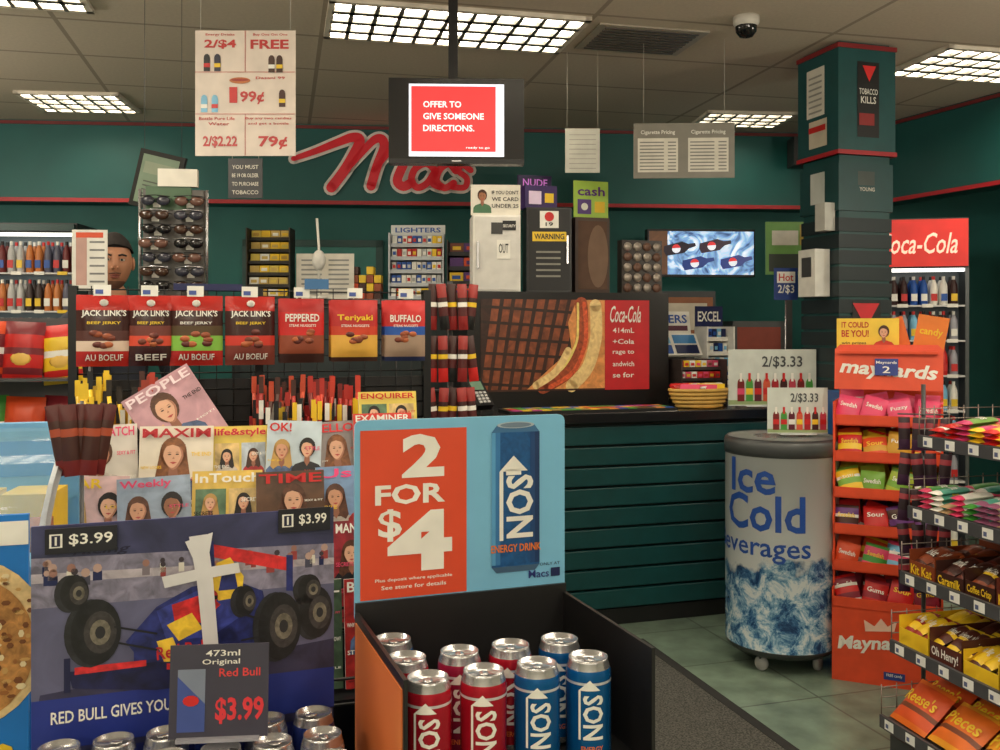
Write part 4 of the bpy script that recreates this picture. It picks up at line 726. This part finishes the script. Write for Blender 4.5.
# ---------------------------------------------------------------- man
root=bpy.data.objects.new('standing_man',None); bpy.context.collection.objects.link(root); root.location=(-1.745,4.3,0); root.rotation_euler=(0,0,math.radians(16))
def skin_obj(name,chain,mats_,sub=2,root_i=0):
    vs=[Vector(c[0]) for c in chain['v']]; me=bpy.data.meshes.new(name); me.from_pydata([tuple(v) for v in vs],chain['e'],[]); ob=bpy.data.objects.new(name,me); bpy.context.collection.objects.link(ob); ob.parent=root
    ob.modifiers.new('skin','SKIN')
    lay_=me.skin_vertices[0].data
    for i,c in enumerate(chain['v']): lay_[i].radius=c[1]; lay_[i].use_root=(i==root_i)
    sb=ob.modifiers.new('sub','SUBSURF'); sb.levels=sub; sb.render_levels=sub; me.materials.append(mats_)
    ob.modifiers['skin'].use_smooth_shade=True
    return ob
shirt=C(40,44,56,.8); pants=C(30,32,40,.8); skn=C(186,130,98,.5)
S=[((0,0,.98),(.15,.11)),((0,0,1.15),(.14,.10)),((0,0,1.35),(.17,.115)),((0,.0,1.50),(.13,.09)),((0,0,1.56),(.06,.06)),
   ((.19,0,1.49),(.065,.065)),((.25,.02,1.22),(.048,.048)),((.24,-.10,1.0),(.036,.036)),
   ((-.19,0,1.49),(.065,.065)),((-.25,.02,1.22),(.048,.048)),((-.24,-.10,1.0),(.036,.036))]
skin_obj('torso_and_shirt',{'v':S,'e':[(0,1),(1,2),(2,3),(3,4),(3,5),(5,6),(6,7),(3,8),(8,9),(9,10)]},shirt)
P=[((0,0,.99),(.15,.115)),((.09,0,.88),(.095,.095)),((.10,-.01,.50),(.065,.065)),((.10,.01,.12),(.045,.045)),((-.09,0,.88),(.095,.095)),((-.10,-.01,.50),(.065,.065)),((-.10,.01,.12),(.045,.045))]
skin_obj('legs_and_trousers',{'v':P,'e':[(0,1),(1,2),(2,3),(0,4),(4,5),(5,6)]},pants)
skin_obj('neck',{'v':[((0,.005,1.50),(.06,.06)),((0,0,1.67),(.055,.055))],'e':[(0,1)]},skn)
for q in(1,-1):
    skin_obj('shoe',{'v':[((q*.10,.04,.05),(.042,.045)),((q*.10,-.06,.045),(.045,.042)),((q*.105,-.17,.035),(.04,.03))],'e':[(0,1),(1,2)]},C(25,22,20))
    hv=[((q*.24,-.10,1.0),(.026,.02)),((q*.24,-.125,.95),(.036,.018)),((q*.24,-.14,.91),(.036,.017))]
    skin_obj('palm',{'v':hv,'e':[(0,1),(1,2)]},skn)
    for k in range(4):
        ox=q*.24+(k-1.5)*.018; l=[.07,.08,.075,.06][k]
        skin_obj('finger_%d'%(k+1),{'v':[((ox,-.14,.91),(.009,.009)),((ox,-.155,.91-l*.5),(.008,.008)),((ox,-.145,.91-l),(.007,.007))],'e':[(0,1),(1,2)]},skn,1)
    skin_obj('thumb',{'v':[((q*.21,-.125,.96),(.012,.012)),((q*.19,-.15,.925),(.010,.010)),((q*.19,-.16,.895),(.008,.008))],'e':[(0,1),(1,2)]},skn,1)
b=B(); nu,nv_=28,22; vs=[];fs=[];ms=[]
hair=C(28,20,18,.8); beard=C(120,82,64,.8)
for j in range(nv_+1):
    t=-math.pi/2+math.pi*j/nv_
    for i in range(nu):
        a=2*math.pi*i/nu; dx,dy,dz=math.cos(t)*math.sin(a),-math.cos(t)*math.cos(a),math.sin(t)
        x,y,z=dx*.077,dy*.096,dz*.125
        if dz<0: x*=1-.28*(-dz)**1.3; y*=1-.08*(-dz); y-=.012*(-dz)
        fr=max(0,-dy)
        if fr>.6: 
            y+= .006*(fr-.6)/.4
            nose=math.exp(-((dx/.16)**2))*math.exp(-(((dz+.12)/.22)**2)); y-=.026*nose*fr
            eye=math.exp(-(((abs(dx)-.40)/.17)**2))*math.exp(-(((dz-.10)/.10)**2)); y+=.010*eye
            brow=math.exp(-(((dz-.24)/.08)**2))*math.exp(-((dx/.6)**2)); y-=.005*brow
            lip=math.exp(-((dx/.25)**2))*math.exp(-(((dz+.50)/.06)**2)); y-=.005*lip
            ch=math.exp(-((dx/.25)**2))*math.exp(-(((dz+.85)/.14)**2)); y-=.006*ch
        vs.append((x,y,z))
for j in range(nv_):
    for i in range(nu):
        i2=(i+1)%nu; fs.append((j*nu+i,j*nu+i2,(j+1)*nu+i2,(j+1)*nu+i)); zc=(vs[j*nu+i][2]+vs[(j+1)*nu+i][2])/2; a=2*math.pi*(i+.5)/nu; f=math.cos(a)
        if zc>.068 or (f<-.05 and zc>-.05) or (f<.3 and zc>.02): mm=hair
        elif zc<-.085 and f>.1 : mm=beard
        else: mm=skn
        ms.append(mm)
b.add(vs,fs,ms,True)
hc=[];hf=[]
for j in range(9):
    t=math.radians(20+70*j/8)
    for i in range(28):
        a=2*math.pi*i/28
        lift=math.radians(14)*max(0,math.cos(a)) if j<3 else 0
        tt=t+lift*(1-j/3 if j<3 else 0)
        wob=1+.015*math.sin(9*a+j)
        hc.append((math.cos(tt)*math.sin(a)*.087*wob,-math.cos(tt)*math.cos(a)*.108*wob+.003,math.sin(tt)*.143))
for j in range(8):
    for i in range(28): i2=(i+1)%28; hf.append((j*28+i,j*28+i2,(j+1)*28+i2,(j+1)*28+i))
b.add(hc,hf,hair,True)
for q in(-1,1):
    b.ell((q*.029,-.078,.012),(.013,.010,.007),C(215,208,198),10,7); b.ell((q*.029,-.0865,.012),(.0055,.003,.0055),C(25,15,12),8,6)
    b.tube([(q*.014,-.093,.030),(q*.03,-.094,.035),(q*.048,-.084,.030)],.004,hair,6); b.tube([(q*.016,-.0885,.018),(q*.029,-.091,.0205),(q*.043,-.083,.017)],.003,skn,5)
    b.ell((q*.079,.006,.0),(.010,.018,.031),skn,10,8)
    b.ell((q*.011,-.108,-.025),(.007,.008,.006),skn,8,6)
b.ell((0,-.094,-.058),(.024,.007,.004),C(140,75,65),12,6); b.ell((0,-.093,-.066),(.02,.007,.005),C(150,82,70),12,6); b.tube([(-.024,-.090,-.050),(0,-.100,-.046),(.024,-.090,-.050)],.0035,beard,6)
b.build('head',(0,-.012,1.75),math.radians(8),parent=root)
# ---------------------------------------------------------------- camera / world
cam=bpy.data.cameras.new('camera'); co=bpy.data.objects.new('camera',cam); bpy.context.collection.objects.link(co)
co.location=(0,0,1.45); co.rotation_euler=(math.radians(90),0,0); cam.sensor_width=36; cam.lens=34.2; cam.shift_y=-.045; cam.clip_start=.05
bpy.context.scene.camera=co
w=bpy.data.worlds.new('world'); bpy.context.scene.world=w; w.use_nodes=True; w.node_tree.nodes['Background'].inputs[0].default_value=(.9,.85,.75,1); w.node_tree.nodes['Background'].inputs[1].default_value=.05
vs_=bpy.context.scene.view_settings; vs_.view_transform='Standard'; vs_.look='None'; vs_.exposure=-.05
